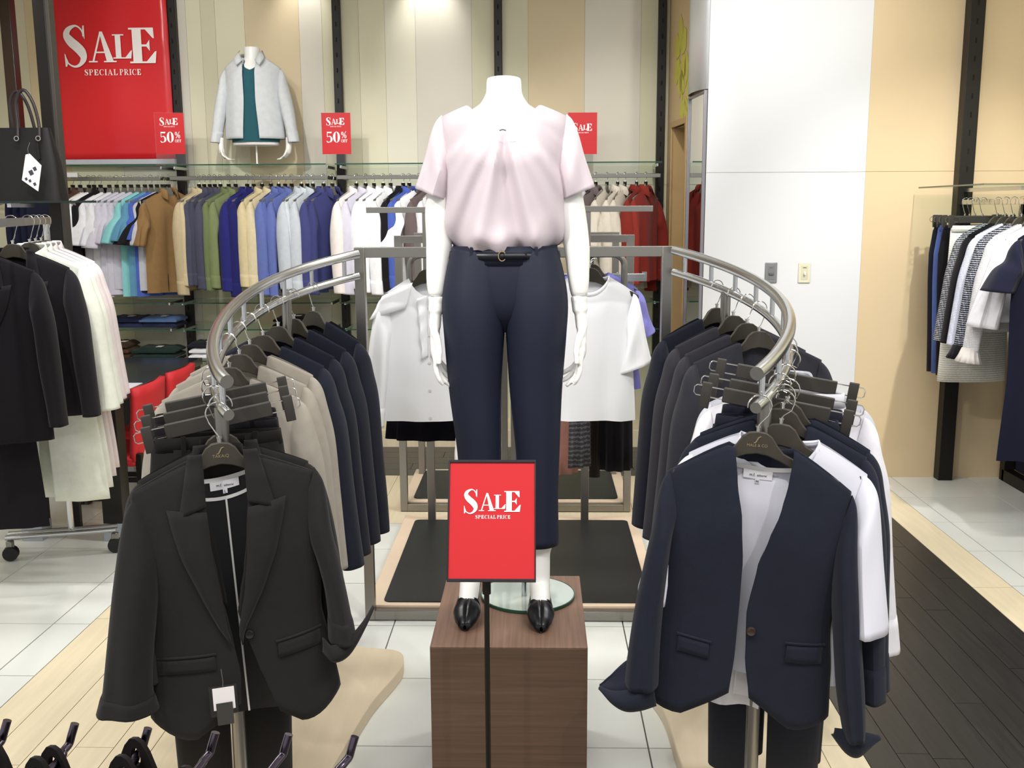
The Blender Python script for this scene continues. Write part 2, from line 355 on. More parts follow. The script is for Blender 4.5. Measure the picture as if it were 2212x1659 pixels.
# side wall: fitting-room front with doorway, mirror
SA, SB = Vector((.972, RW, 0)), Vector((.885, BACK, 0)); sd = (SB-SA).normalized(); sn = Vector((-sd.y, sd.x, 0))
if sn.x > 0: sn = -sn
def sw(d, z, o=0): return SA+sd*d+Vector((0, 0, z))+sn*o
def swbox(mb, d0, d1, z0, z1, o0, o1):
    pr = [(d0, z0), (d1, z0), (d1, z1), (d0, z1)]
    return mb.prism(pr, lambda p: sw(p[0], p[1], o0), lambda p: sw(p[0], p[1], o1))
LN = (SB-SA).length
beige = M('fitting_room_beige', 'c9b189', .6, var=.02, vscale=3); doorw = M('door_jamb_tan', 'b5986a', .55)
def at_d(px): # distance along the side wall seen at photo column px
    best = min((abs((camx(sw(i*LN/400, 1.6))-px)), i*LN/400) for i in range(401)); return best[1]
def camx(p):
    d = Vector(p)-Vector((0, 0, EYE)); return IMG_W/2+FPX*d.dot(rgt)/d.dot(fwd)
d1, d2, d3 = .42, .5, .95
ws_ = struct('wall_side', swbox(swbox(swbox(swbox(MB(), 0, d2, 0, CEIL, -.001, -.1), d3, LN, 0, CEIL, -.001, -.1), d2, d3, 2.13, CEIL, -.001, -.1), d2, d3, 0, CEIL, -.6, -.62), beige, smooth=False)
swbox(MB(), d2-.045, d2, 0, 2.17, 0, .02).build('door_jamb', doorw, ws_, bev=.003); swbox(MB(), d3, d3+.03, 0, 2.17, 0, .012).build('door_jamb', doorw, ws_, bev=.003)
swbox(MB(), d2, d3, 2.13, 2.17, -.02, .012).build('door_head', doorw, ws_, bev=.003)
swbox(MB(), d2, d2+.02, 0, 2.13, -.58, -.002).build('door_reveal', doorw, ws_); swbox(MB(), d3-.02, d3, 0, 2.13, -.58, -.002).build('door_reveal', doorw, ws_)
sv = thing('column_cladding', 'rounded silver column cladding above the wall mirror', 'cladding', sw(d1/2, 2.27))
pr = [(d1*.5+d1*.5*math.cos(math.pi*k/14), .05*math.sin(math.pi*k/14)) for k in range(15)]
MB().grid([[sw(d, z, o)-sw(d1/2, 2.27) for d, o in pr] for z in (2.275, CEIL)]).build('cladding_sheet', M('silver_laminate', 'dfe2e6', .3, metal=.25), sv, sol=.004)
mr = thing('wall_mirror', 'tall narrow wall mirror in slim grey frame reflecting red shirts', 'mirror', sw(d1/2, 0))
o_ = sw(d1/2, 0)
swm = lambda a, b, c, d, e, f_: [Vector(p) for p in swbox(MB(), a, b, c, d, e, f_).v]
def off(mb, o): mb.v = [tuple(Vector(p)-o) for p in mb.v]; return mb
off(swbox(MB(), .014, d1-.014, .13, 2.256, .004, .012), o_).build('mirror_glass', mirror_m, mr, smooth=False)
fr = MB(); swbox(fr, 0, .014, .1, 2.27, .003, .022); swbox(fr, d1-.014, d1, .1, 2.27, .003, .022); swbox(fr, .014, d1-.014, 2.256, 2.27, .003, .022); swbox(fr, .014, d1-.014, .1, .13, .003, .022)
off(fr, o_).build('mirror_frame', M('grey_frame', '8b8a92', .4, metal=.5), mr, bev=.002)
# lime flower decal on the fitting-room front
dc = MB(); lime = M('lime_flower_decal', 'c3bd4f', .6)
for cd, cz, n, L in ((.76, 2.56, 6, .2), (.6, 2.32, 5, .19)):
    for k in range(n):
        a = 2*math.pi*k/n+.5
        ax = Vector((math.cos(a), math.sin(a))); sx = Vector((-ax.y, ax.x))
        out = [(cd+ax.x*L*t+sx.x*w*L, cz+ax.y*L*t*1.3+sx.y*w*L*1.3) for t, w in ((.1, 0), (.4, .27), (.75, .3), (1, 0), (.75, -.3), (.4, -.27))]
        dc.prism(out, lambda p: sw(p[0], p[1], .001), lambda p: sw(p[0], p[1], .002))
for pts in ([(.74, 2.5), (.7, 2.36), (.66, 2.28)], [(.62, 2.3), (.55, 2.22), (.52, 2.2)]):
    for a, b in zip(pts, pts[1:]): dc.prism([(a[0]-.008, a[1]), (a[0]+.008, a[1]), (b[0]+.008, b[1]), (b[0]-.008, b[1])], lambda p: sw(p[0], p[1], .001), lambda p: sw(p[0], p[1], .002))
tag(dc.build('flower_decal', lime, smooth=False), 'lime green flower wall decal above the fitting room doorway', 'decal')
# right-hand front wall: white panel, beige paper, right flank
XW = at(1862, 500, RW).x
wr = struct('wall_right', MB().span((SA.x, RW, 0), (3.3, RW+.1, CEIL)), M('right_wall_core', 'd9c7a0', .8), smooth=False)
for z0, z1 in ((0, at(1700, 372, RW).z-.001), (at(1700, 372, RW).z+.001, CEIL)):
    MB().span((SA.x, RW-.006, z0), (XW, RW, z1)).build('white_panel', wall_white, wr, smooth=False)
    MB().span((XW+.001, RW-.005, z0), (2.86, RW, z1)).build('beige_panel', M('beige_wallpaper', 'd6c09b', .75, var=.025, vscale=2), wr, smooth=False)
struct('wall_flank', MB().span((2.86, 3.4, 0), (2.98, RW, CEIL)), M('flank_cream', 'dcd6b8', .8), smooth=False)
for px, nm, m, tg in ((1665, 'brushed grey wall dimmer plate on the white panel', M('switch_grey', '8f9194', .4, metal=.6), 0), (1737, 'cream toggle switch plate on the white panel', M('switch_cream', 'd9d5bd', .5), 1)):
    p = at(px, 589, RW-.006); t = thing('wall_switch', nm, 'switch', p)
    MB().span((-.035, -.008, -.059), (.035, 0, .059)).build('cover_plate', m, t, bev=.003)
    MB().span((-.019, -.0095, -.04), (.019, -.0075, .042)).build('inset', M('inset_'+str(tg), '75777a' if not tg else 'cdc9b0', .5), t, bev=.001)
    if tg: MB().box((0, -.016, -.004), (.009, .02, .018)).build('toggle', M('toggle_white', 'efece0', .4), t, bev=.002)
    else: MB().box((0, -.012, -.006), (.028, .008, .014)).build('slider', M('slider_grey', '5f6164', .4), t, bev=.002)
    MB().box((0, -.0102, .03), (.02, .0015, .004)).build('marking', M('marking_dark', '6a6658', .6), t)
# left: black column, second post, left wall
CX0, CX1, CY = at(76, 100, 5.35).x, at(103, 100, 5.35).x, 5.35
tc = thing('black_column', 'slim black display column with charcoal side behind the handbag', 'column', ((CX0+CX1)/2, CY+.03, 0)); w_ = (CX1-CX0)/2
MB().span((-w_, -.03, 0), (w_, .03, CEIL-.002)).build('column_core', black_metal, tc, bev=.004)
MB().span((w_, -.031, 0), (w_+.02, .031, CEIL-.002)).build('side_panel', M('charcoal_panel', '46413c', .5), tc, bev=.002)
pl = at(17, 40, 6.3); t = thing('shelving_post', 'dark brown upright post at the far left edge', 'post', (pl.x, 6.3, 0))
MB().span((-.034, -.034, 0), (.034, .034, CEIL-.002)).build('upright', M('dark_brown_lacquer', '2a1a12', .35), t, bev=.004)
struct('wall_left', MB().span((-4.02, 4.2, 0), (-3.9, BACK, CEIL)), M('left_wall_cream', 'd9cfae', .8), smooth=False)
# ------------------------------------------------------------------ hangers
HTOP = [(0, 0), (.02, -.003), (.034, -.013), (.047, -.033), (.062, -.05), (.09, -.064), (.13, -.078), (.165, -.092), (.19, -.106)]
HBOT = [(.192, -.12), (.17, -.114), (.12, -.097), (.08, -.082), (.05, -.067), (.025, -.057), (0, -.053)]
def hook_path(h, r, s=1):
    pts = [(0, 0, -.004), (0, 0, .012), (s*.006, 0, .02), (s*r*.8, 0, h-r*.75)]
    for a in range(-30, 200, 20): pts.append((s*r*math.cos(math.radians(a)), 0, h+r*math.sin(math.radians(a))))
    return pts
PROTO = {}
def proto_hanger(kind, h=.07, r=.027, s=1):
    k = (kind, h, r, s)
    if k in PROTO: return PROTO[k]
    root = bpy.data.objects.new('hanger', None); P = []
    if kind == 'wood':
        poly = HTOP+HBOT; poly = poly+[(-x, z) for x, z in poly[::-1][1:-1]]
        P.append(('bow', MB().prism(poly, lambda p: (p[0], -.006, p[1]), lambda p: (p[0], .006, p[1])), hang_wood, .0025))
        P.append(('ferrule', MB().lathe([(.0001, -.002), (.005, -.002), (.005, .009), (.0068, .0095), (.0068, .013), (.0001, .013)], 14), wire, 0))
        P.append(('hook', MB().tube(hook_path(h, r, s), .0017, 8), wire, 0))
    elif kind == 'slim':
        out = [(0, 0), (.012, -.006), (.022, -.045), (.035, -.06), (.09, -.07), (.15, -.085), (.19, -.1), (.188, -.11), (.15, -.097), (.09, -.083), (.03, -.075), (0, -.072)]
        poly = out+[(-x, z) for x, z in out[::-1][1:-1]]
        P.append(('bow', MB().prism(poly, lambda p: (p[0], -.005, p[1]), lambda p: (p[0], .005, p[1])), grey_plastic, .002))
        P.append(('grip', MB().span((-.012, -.007, -.012), (.012, .007, .008)), black_metal, .002))
        P.append(('hook', MB().tube(hook_path(h, r, s), .0018, 6), wire, 0))
    else: # bar with two clips
        P.append(('bar', MB().span((-.13, -.006, -.038), (.13, .006, 0)), clipblack, .003))
        P.append(('ferrule', MB().lathe([(.0001, -.002), (.005, -.002), (.005, .01), (.0001, .01)], 12), wire, 0))
        P.append(('hook', MB().tube(hook_path(h, r, s), .0018, 8), wire, 0))
        for sg in (-1, 1):
            P.append(('end_wire', MB().tube([(sg*.125, 0, -.006), (sg*.196, 0, -.006), (sg*.202, 0, -.012), (sg*.202, 0, -.026), (sg*.196, 0, -.032), (sg*.125, 0, -.032)], .0016, 6), wire, 0))
            P.append(('clip', MB().prism([(-.006, .006), (.008, .003), (.009, -.03), (.004, -.062), (-.004, -.062), (-.009, -.03), (-.008, .003)], lambda p: (sg*.172-.012, p[0], p[1]), lambda p: (sg*.172+.012, p[0], p[1])), clipblack, .0015))
    PROTO[k] = [(n, mb.mesh(n), m, bv) for n, mb, m, bv in P]
    for _, me, m, _ in PROTO[k]: me.materials.append(m)
    return PROTO[k]
def hanger(kind, label, p, rz, group, h=.07, r=.027, s=1, tilt=0):
    nm = dict(wood='wooden_hanger', slim='slim_hanger', clip='clip_hanger')[kind]
    t = thing(nm, label, 'hanger', p, rz, group, tilt)
    for n, me, m, bv in proto_hanger(kind, h, r, s):
        o = bpy.data.objects.new(n, me); COL.objects.link(o); o.parent = t
        if bv and kind != 'slim': md = o.modifiers.new('bevel', 'BEVEL'); md.width = bv; md.segments = 2; md.limit_method = 'ANGLE'
    return t
# ------------------------------------------------------------------ garments; origin = top of the hanger bow, front towards -y
STD_D = [(0, .014), (.06, .032), (.25, .055), (.6, .058), (1, .06)]
def garment(name, label, cat, mat, loc, rz, group=None, tilt=0, L=.66, ws=.195, drop=.062, nw=.072, zn=-.035, nd=.05, W=None, D=STD_D, open_=None, hem=None,
            rip=(.008, 38), sl='long', slen=None, sleeves=None, srad=1., collar=None, lapel=None, buttons=0, bcol=None, cuff=True, seed=0, collmat=None, inner=None, spread=0., sway=0., neckrise=0., pleat=0., cry=.034, extra=None, swf=1.):
    rnd = random.Random(seed*31+hash(name) % 97 if False else seed*31+len(label))
    root = thing(name, label, cat, loc, rz, group, tilt)
    W = W or [(0, ws), (.12, ws+.008), (.3, ws+.012), (.6, ws-.002), (1, ws+.02)]
    ph = [rnd.uniform(0, 6.28) for _ in range(8)]
    def zsh(ax):
        u = max(0, (ax-nw)/(ws-nw)); return zn-drop*(u**1.12)
    def ztop(x, front):
        ax = abs(x)
        if ax >= nw: return zsh(ax)
        q = max(0, 1-(ax/nw)**2)**.75; return zn-(nd*q if front else .012*q)+neckrise*q
    hemf = hem or (lambda x, front: -L)
    def surf(x, t, Wt, sign):
        u = min(1, abs(x)/max(Wt, 1e-4)); d = interp(D, t)
        y = d*(1-u**2.4)**.62
        y += rip[0]*(t**1.1)*(1-u**6)*(math.sin(rip[1]*x+ph[0]+2.2*t)+.6*math.sin(rip[1]*1.7*x+ph[1])+.5*math.sin(rip[1]*.45*x+ph[2]))
        if pleat and sign < 0: y -= pleat*min(1, t*2.5)*math.exp(-(x/(.005+.02*t))**2)-pleat*.35*t*(math.exp(-((abs(x)-.05)/.02)**2))
        if extra: y += extra(x, t, sign)
        return sign*y
    def yfront(x, z):
        zt = ztop(x, False); t = max(0, min(1, (z-zt)/(hemf(x, True)-zt))); return surf(x, t, interp(W, t), -1)
    NR = 30
    def sheet(cols, xe, front, sign):
        """cols: list of (side, s); xe(t, side): x of the inner edge"""
        rows = []
        for i in range(NR+1):
            t = (i/NR)**1.15; row = []; Wt = interp(W, t)
            for side, s in cols:
                x0 = xe(0, side); xt = x0+s*(ws-x0)
                x = xe(t, side); x = x+s*(Wt-x)
                zt = ztop(xt, front); z = zt+(hemf(side*x, front)-zt)*t
                row.append((side*x+sway*t, surf(side*x, t, Wt, sign), z))
            rows.append(row)
        return MB().grid(rows)
    k = [0, .03, .07, .12, .18, .25, .33, .42, .52, .62, .72, .82, .91, .96, 1]
    zero = lambda t, s: 0.
    nws = nw/ws; kk = [0, nws*.35, nws*.65, nws*.87, nws, nws+.12, nws+.26, nws+.4, .9, 1]; kk = sorted(set([min(1, q) for q in kk]))
    if pleat or extra: kk = [i/28 for i in range(29)]
    full = [(-1, s) for s in kk[::-1]]+[(1, s) for s in kk[1:]]
    sheet(full, zero, False, 1).build('back_panel', mat, root, sol=.0025 if inner else 0)
    if open_ is None:
        sheet(full, zero, True, -1).build('front_panel', mat, root)
    else:
        for side in (-1, 1):
            sheet([(side, s) for s in k], lambda t, sd_: interp(open_[0] if sd_ < 0 else open_[1], t), False, -1).build('front_panel', mat, root, sol=.003)
    # sleeves
    zs = zsh(ws)
    if sl:
        for side in (-1, 1):
            ct = sleeves[0 if side < 0 else 1] if sleeves else None
            n = slen or (.56 if sl == 'long' else .22); a = spread
            if ct is None:
                head = [((ws-.008, zs-.004), (ws-.035, zs-.13)), ((ws+.01, zs-.016), (ws-.032, zs-.15)), ((ws+.028, zs-.045), (ws-.028, zs-.165)), ((ws+.042, zs-.1), (ws-.024, zs-.18))]
                if sl == 'long': ct = head+[((ws+.055+a*.25, zs-.2), (ws-.018+a*.1, zs-.23)), ((ws+.06+a*.5, zs-n*.6), (ws-.016+a*.4, zs-n*.62)), ((ws+.062+a*.8, zs-n*.85), (ws-.008+a*.8, zs-n*.86)), ((ws+.064+a, zs-n), (ws-.004+a, zs-n-.004))]; ry = (.012, .03, .042, .05, .054, .05, .044, .042)
                else: ct = head+[((ws+.052+a*.6, zs-max(.13, n*.6)), (ws-.02+a*.1, zs-max(.19, n*.72))), ((ws+.07+a*1.2, zs-max(.17, n)), (ws-.012+a*.3, zs-max(.215, n*1.04)))]; ry = (.012, .034, .05, .062, .075, .085)
                ct = ct[:4]+[(o_, (o_[0]-(o_[0]-i_[0])*swf, i_[1])) for o_, i_ in ct[4:]]
            else: ry = (.012, .03, .042, .05)+(.054,)*(len(ct)-5)+(.05,)
            O = smooth_path([(x, 0, z) for (x, z), _ in ct], 5); I = smooth_path([(x, 0, z) for _, (x, z) in ct], 5); Y_ = smooth_path([(v*srad, 0, 0) for v in ry], 5)
            q = rnd.uniform(0, 6); q2 = rnd.uniform(0, 6); fw = 1.7 if sl == 'short' else 1.; NN = len(O)
            def ring(i_, g=1., nth=28):
                o_, n_ = O[i_], I[i_]; c_ = (o_+n_)/2; h_ = (o_-n_)/2; u = i_/(NN-1); row = []; fy = -.035*u*u*(1 if sl == 'long' else 0)
                for k_ in range(nth):
                    th = 2*math.pi*k_/nth; m_ = 1+fw*(.13*u*math.sin(3*th+q+1.5*u)+.07*u*math.sin(5*th+q2)+.05*math.sin(th*2+11*u+q2))
                    wv = 1+fw*.03*u*math.sin(4*th+q)
                    row.append((side*(c_.x+h_.x*g*wv*math.cos(th)), Y_[i_].x*g*m_*math.sin(th)+fy, c_.z+h_.z*g*wv*math.cos(th)))
                return row
            sv_ = MB().grid([ring(i_) for i_ in range(NN)], True).build('sleeve', mat, root, sol=.0025)
            if cuff and sl == 'long':
                MB().grid([ring(i_, 1.0+.07*min(1, 4*(i_-NN+6)/6+.3)) for i_ in range(NN-6, NN)], True).build('cuff', mat, sv_, sol=.003)
    # collar
    cm = collmat or mat
    if collar == 'shirt':
        rows = []
        for i in range(25):
            a = math.radians(-150+300*i/24); f_ = max(0, -math.cos(a))   # 0 at the nape, 1 towards the front
            f_ = max(0, (abs(math.degrees(a))-60)/90); c_, s_ = math.sin(a), math.cos(a)
            rx, ry = nw*1.02, cry
            base = zn-.004-nd*.75*f_**1.3
            rows.append([(rx*c_, ry*s_, base-.004), (rx*.95*c_, ry*.95*s_, base+.03), (rx*1.0*c_, ry*1.05*s_, base+.034), (rx*1.22*c_, (ry+.018)*s_-.012*f_, base-.004-.03*f_)])
        MB().grid(rows).build('collar', cm, root, sol=.002)
    elif collar == 'band':
        rows = []
        for i in range(33):
            a = 2*math.pi*i/32; c_, s_ = math.sin(a), math.cos(a); fr_ = s_ < 0
            x = nw*c_; z = ztop(x*.995, fr_)
            yy = math.copysign(interp(D, 0)*(1-min(1, abs(x)/ws)**2.4)**.62, s_) if abs(s_) > .02 else 0
            rows.append([(x, yy*1.15, z+.004), (x*1.06, yy*1.3, z-.012)])
        MB().grid(rows).build('neck_band', cm, root, sol=.003)
    # notched collar and lapels following the front edge
    if lapel:
        zN, zB, w1 = lapel
        for side in (-1, 1):
            op = open_[0] if side < 0 else open_[1]
            def edge(z):
                lo, hi = 0, 1
                for _ in range(24):
                    m_ = (lo+hi)/2; x = interp(op, m_); x0 = interp(op, 0); zt = ztop(x0, False); zz = zt+(hemf(side*x, True)-zt)*m_
                    if zz > z: lo = m_
                    else: hi = m_
                return interp(op, lo)
            def strip(z0, z1, wf, nm, lift):
                rows = []
                for i in range(15):
                    u = i/14; z = z0+(z1-z0)*u; x = edge(z); row = []
                    for s in (0, .3, .65, 1):
                        w = wf(u)*s; X = x-.002+w; Z = z+(.012*s*(1-u) if nm == 'lapel' else -.02*s*u)+.0
                        row.append((side*X, yfront(side*X, min(Z, zsh(max(nw, X))-.002))-lift-.004*math.sin(math.pi*s), Z))
                    rows.append(row)
                MB().grid(rows).build(nm, cm, root, sol=.003)
            strip(zN, zB, lambda u: w1*(1-u**1.5)+.012*(1-u), 'lapel', .007)
            strip(zn+.012, zN+.014, lambda u: .03+(w1*.82-.03)*u, 'collar_leaf', .009)
        rows = []
        for i in range(17):
            a = math.radians(-90+180*i/16); rows.append([(nw*math.sin(a), .03*math.cos(a), zn-.01), (nw*.98*math.sin(a), .03*math.cos(a), zn+.018), (nw*1.12*math.sin(a), .045*math.cos(a), zn-.02)])
        MB().grid(rows).build('collar', cm, root, sol=.003)
    if buttons:
        bm = bcol or mat
        for i in range(buttons):
            z = zn-nd-.04-(L-.16)*i/max(1, buttons-1 if buttons > 1 else 1); b = MB()
            y = yfront(0, z)-.003
            b.grid([[(r_*math.cos(2*math.pi*q/10), y+dy, z+r_*math.sin(2*math.pi*q/10)) for q in range(10)] for r_, dy in ((.0055, .002), (.0055, -.001), (.003, -.0015), (.0001, -.001))], True); b.build('button', bm, root)
    root['_'] = 0; del root['_']
    return root, yfront, dict(zsh=zsh, ztop=ztop, hem=hemf, W=W, D=D)
def hung_trousers(name, label, mat, loc, rz, group=None, L=.95, w=.17, seed=0, cat='trousers', top=-.05, d=.025):
    root = thing(name, label, cat, loc, rz, group); rnd = random.Random(seed); q = rnd.uniform(0, 6)
    MB().loft([((0, 0, top), w*.97, d), ((0, 0, top-.035), w, d+.003)], 28, False, power=3).build('waistband', mat, root, sol=.003)
    for s in (-1, 1):
        MB().loft([((s*w*.5, 0, top-.03), w*.51, d+.002), ((s*w*.54, 0, top-.16), w*.56, d+.012), ((s*w*.54, 0, top-.3), w*.54, d+.014), ((s*w*.52, 0, top-.6), w*.46, d+.01), ((s*w*.5, 0, top-L), w*.42, d+.008)], 20, False, lambda u, th: 1+.03*math.sin(3*th+q)).build('leg', mat, root, sol=.003)
    for x in (-.55, .55): MB().box((w*x, -d-.006, top-.018), (.012, .004, .045)).build('belt_loop', mat, root, bev=.001)
    return root
def hung_skirt(name, label, mat, loc, rz, group=None, L=.6, w=.17, flare=1.25, n=9, amp=.12, seed=0, top=-.05, d=.03):
    root = thing(name, label, 'skirt', loc, rz, group); q = random.Random(seed).uniform(0, 6)
    MB().loft([((0, 0, top), w*.97, d), ((0, 0, top-.035), w, d+.002)], 30, False, power=2.6).build('waistband', mat, root, sol=.003)
    MB().loft([((0, 0, top-.03-(L-.03)*i/8), w*(1+(flare-1)*i/8), d+.03*i/8) for i in range(9)], 54, False, lambda u, th: 1+amp*u*math.sin(n*th+q)).build('skirt_panel', mat, root, sol=.003)
    return root
def bez(b, p1, p2, a, n=60):
    pts = []
    for i in range(n+1):
        t = i/n; pts.append(Vector(b)*(1-t)**3+Vector(p1)*3*(1-t)**2*t+Vector(p2)*3*(1-t)*t*t+Vector(a)*t**3)
    Ls = [0]
    for i in range(n): Ls.append(Ls[-1]+(pts[i+1].xy-pts[i].xy).length)
    for i in range(n+1): pts[i].z = b[2]+(a[2]-b[2])*Ls[i]/Ls[-1]
    return pts, Ls
class Rail:
    def __init__(s, b, p1, p2, a): s.p, s.L = bez(b, p1, p2, a)
    def at(s, d):
        """point and horizontal tangent at distance d from the near end"""
        q = s.L[-1]-d; i = max(k for k in range(len(s.L)-1) if s.L[k] <= max(0, q)+1e-9); u = (q-s.L[i])/(s.L[i+1]-s.L[i])
        p = s.p[i].lerp(s.p[i+1], u); t = (s.p[i]-s.p[i+1]); t.z = 0; return p, t.normalized()
def curved_rack(name, label, rail, gap, plinth, legs, nb):
    c = rail.p[len(rail.p)//2]; root = thing(name, label, 'clothes rack', (c.x, c.y, 0))
    MB().tube(rail.p, .0135, 16).build('hanging_rail', chrome, root, world=True)
    MB().tube([p+Vector((0, 0, gap)) for p in rail.p], .0165, 16).build('top_rail', chrome, root, world=True)
    for i in range(nb):
        p, t = rail.at(.04+(rail.L[-1]-.1)*i/(nb-1))
        MB().tube([p, p+Vector((0, 0, gap))], .0075, 10).build('baluster', chrome, root, world=True)
    for d in legs:
        p, t = rail.at(d); MB().tube([p-Vector((0, 0, .005)), (p.x, p.y, .055)], .017, 16).build('leg', satin, root, world=True)
        MB().lathe([(.0001, .0), (.04, 0), (.04, .006), (.018, .012)], 20, (p.x, p.y, .05)).build('foot_flange', satin, root, world=True)
    MB().prism(plinth, lambda p: (p[0], p[1], .001), lambda p: (p[0], p[1], .05)).build('plinth', plinth_m, root, bev=.004, world=True)
    return root
# ------------------------------------------------------------------ curved racks
RL = Rail((-.661, 3.72, 1.368), (-1.095, 3.332, 0), (-.859, 2.476, 0), (-.725, 2.305, 1.135))
RR = Rail((.499, 3.72, 1.378), (.966, 2.995, 0), (.527, 2.338, 0), (.501, 2.29, 1.155))
plL = [(p.x, p.y) for p in smooth_path([(-.47, 3.30, 0), (-.5, 3.39, 0), (-.62, 3.42, 0), (-.8, 3.46, 0), (-.93, 3.3, 0), (-.97, 2.9, 0), (-.95, 2.4, 0), (-.92, 1.9, 0), (-.8, 1.75, 0), (-.68, 1.9, 0), (-.62, 2.35, 0), (-.575, 2.7, 0), (-.535, 3.0, 0), (-.49, 3.18, 0)], 4, True)]
plR = [(p.x, p.y) for p in smooth_path([(.31, 3.3, 0), (.34, 3.4, 0), (.5, 3.43, 0), (.62, 3.46, 0), (.76, 3.3, 0), (.8, 2.9, 0), (.78, 2.4, 0), (.75, 1.9, 0), (.62, 1.75, 0), (.5, 1.9, 0), (.43, 2.35, 0), (.405, 2.7, 0), (.395, 2.98, 0), (.345, 3.18, 0)], 4, True)]
curved_rack('curved_clothes_rack', 'descending curved steel clothes rail holding charcoal and navy jackets, left', RL, .08, plL, (.07, 1.15), 10)
curved_rack('curved_clothes_rack', 'descending curved steel clothes rail with collarless navy jacket in front, right', RR, .08, plR, (.07, 1.2), 10)
def find_d(rail, px, lo=.3, h=.07):
    best = (1e9, 0); d = lo
    while d < rail.L[-1]-.01:
        p, t = rail.at(d); e = abs(camx(p-Vector((0, 0, h)))-px)
        if e < best[0]: best = (e, d)
        d += .005
    return best[1]
THIN = [(0, .012), (.05, .02), (.2, .028), (.6, .032), (1, .036)]
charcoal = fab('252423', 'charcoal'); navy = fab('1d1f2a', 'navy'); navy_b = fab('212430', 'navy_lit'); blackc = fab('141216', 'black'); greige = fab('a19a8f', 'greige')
lgrey = fab('c3c3cc', 'light_grey'); whitec = fab('eae8ee', 'white'); lining_b = M('black_satin_lining', '0a0a10', .4); lilac = fab('d8d2d6', 'pale_lilac')
def rz_of(t, blend=None, w=0):
    if blend is not None: t = (t*(1-w)+Vector((*blend, 0))*w).normalized()
    return math.atan2(-t.x, t.y)
def flap(root, yf, x0, x1, z0, z1, mat, sk=0):
    rows = []
    for i in range(4):
        u = i/3; rows.append([(x, yf(x, z0+(z1-z0)*u+sk*(x-x0))-.003-.002*u, z0+(z1-z0)*u+sk*(x-x0)) for x in [x0+(x1-x0)*k/5 for k in range(6)]])
    MB().grid(rows).build('pocket_flap', mat, root, sol=.003)
    MB().grid([[(x, yf(x, z+sk*(x-x0))-.0045, z+sk*(x-x0)) for x in [x0-.004+(x1-x0+.008)*k/5 for k in range(6)]] for z in (z0+.007, z0+.002)]).build('pocket_welt', mat, root, sol=.003)
def button(root, yf, x, z, mat, r=.0095):
    y = yf(x, z)-.006
    MB().grid([[(x+q*math.cos(2*math.pi*k/16), y+dy, z+q*math.sin(2*math.pi*k/16)) for k in range(16)] for q, dy in ((r, .004), (r, -.001), (r*.85, -.003), (r*.6, -.0015), (.0001, -.0015))], True).build('button', mat, root)
def inner_lining(root, wx, z0, z1, mat, yoke=None, zy=-.14, pipe=None, tilt=0, size='L'):
    f_ = lambda x: .026-.012*(x/wx)**2
    yz = lambda x: zy+.02*(x/wx)**2+tilt*x
    sag = lambda x: -.012*(1-(x/wx)**2)+tilt*x
    xs = [-wx+2*wx*k/12 for k in range(13)]
    MB().grid([[(x, f_(x), yz(x)+(z1-yz(x))*u) for x in xs] for u in [i/10 for i in range(11)]]).build('lining', mat, root)
    MB().grid([[(x, f_(x), z0+sag(x)+(yz(x)-z0-sag(x))*u) for x in xs] for u in [i/4 for i in range(5)]]).build('yoke_facing', yoke or mat, root)
    if pipe:
        MB().grid([[(x, f_(x)-.003, yz(x)+dz) for x in xs] for dz in (.004, -.004)]).build('piping', pipe, root)
        MB().grid([[(x, f_(0)-.003, yz(0)+(z1-yz(0))*u) for x in (-.0022, .0022)] for u in [i/8 for i in range(9)]]).build('piping', pipe, root)
        MB().grid([[(x, f_(x)-.003, z0+sag(x)+dz) for x in xs] for dz in (.005, -.005)]).build('neck_tape', pipe, root)
    lb = MB().grid([[(x, f_(x)-.005, z0+sag(x)+dz) for x in [-.032+.064*k/6 for k in range(7)]] for dz in (-.004, -.024)]).build('brand_label', M('label_white', 'e9e7ec', .6), root)
    plain_text('m.f.', .009, M('label_ink', '3b3a44', .6), root, (-.012, f_(0)-.0062, z0+sag(0)-.017)); plain_text('editorial', .0065, M('label_ink', '3b3a44', .6), root, (.009, f_(0)-.0062, z0+sag(0)-.0165))
    MB().grid([[(x, f_(x)-.006, z0+sag(x)+dz) for x in (-.005, .005)] for dz in (-.022, -.034)]).build('size_tab', M('label_white', 'e9e7ec', .6), root)
    plain_text(size, .009, M('label_ink', '3b3a44', .6), root, (0, f_(0)-.0072, z0+sag(0)-.032))
def mark(hg, txt, wsz):
    ink = hang_edge
    plain_text(txt, wsz, ink, hg, (0, -.0066, -.036), name='printed_name')
    P = smooth_path([(-.009, -.0067, -.027), (-.004, -.0067, -.026), (.003, -.0067, -.014), (.009, -.0067, -.012)], 6)
    MB().tube(P, [.0004+.0011*math.sin(math.pi*i/(len(P)-1)) for i in range(len(P))], 5).build('printed_swash', ink, hg)
CJ = 'tailored charcoal jackets on the left curved rail'
# --- front charcoal jacket, left
p, t = RL.at(.012); hp = p-Vector((.018, .01, .066)); rz = .30; tl = -.05
h1 = hanger('wood', 'dark wooden hanger with gold print inside the front charcoal jacket', hp, rz, 'wooden hangers on the left rail', .068, .027, -1, tl*.4); mark(h1, 'TAKA:Q', .0105)
opL = [(0, .042), (.14, .044), (.3, .042), (.43, .034), (.55, .029), (.63, .022), (.73, .016), (.88, .008), (1, .014)]; opR = [(0, .05), (.14, .049), (.3, .037), (.43, .024), (.55, .009), (.63, .0), (.72, .014), (.82, .03), (.92, .05), (1, .07)]
def hem_round(L, r, side=.06, hgt=.1):
    def f(x, fr):
        ax = abs(x); z = -L+side*max(0, (ax-.13)/.08)**2
        if fr and ax < r: z += hgt*(1-math.sqrt(max(0, 1-((r-ax)/r)**2)))
        return z if fr else z+.14*max(.4, 1-ax/.2)
    return f
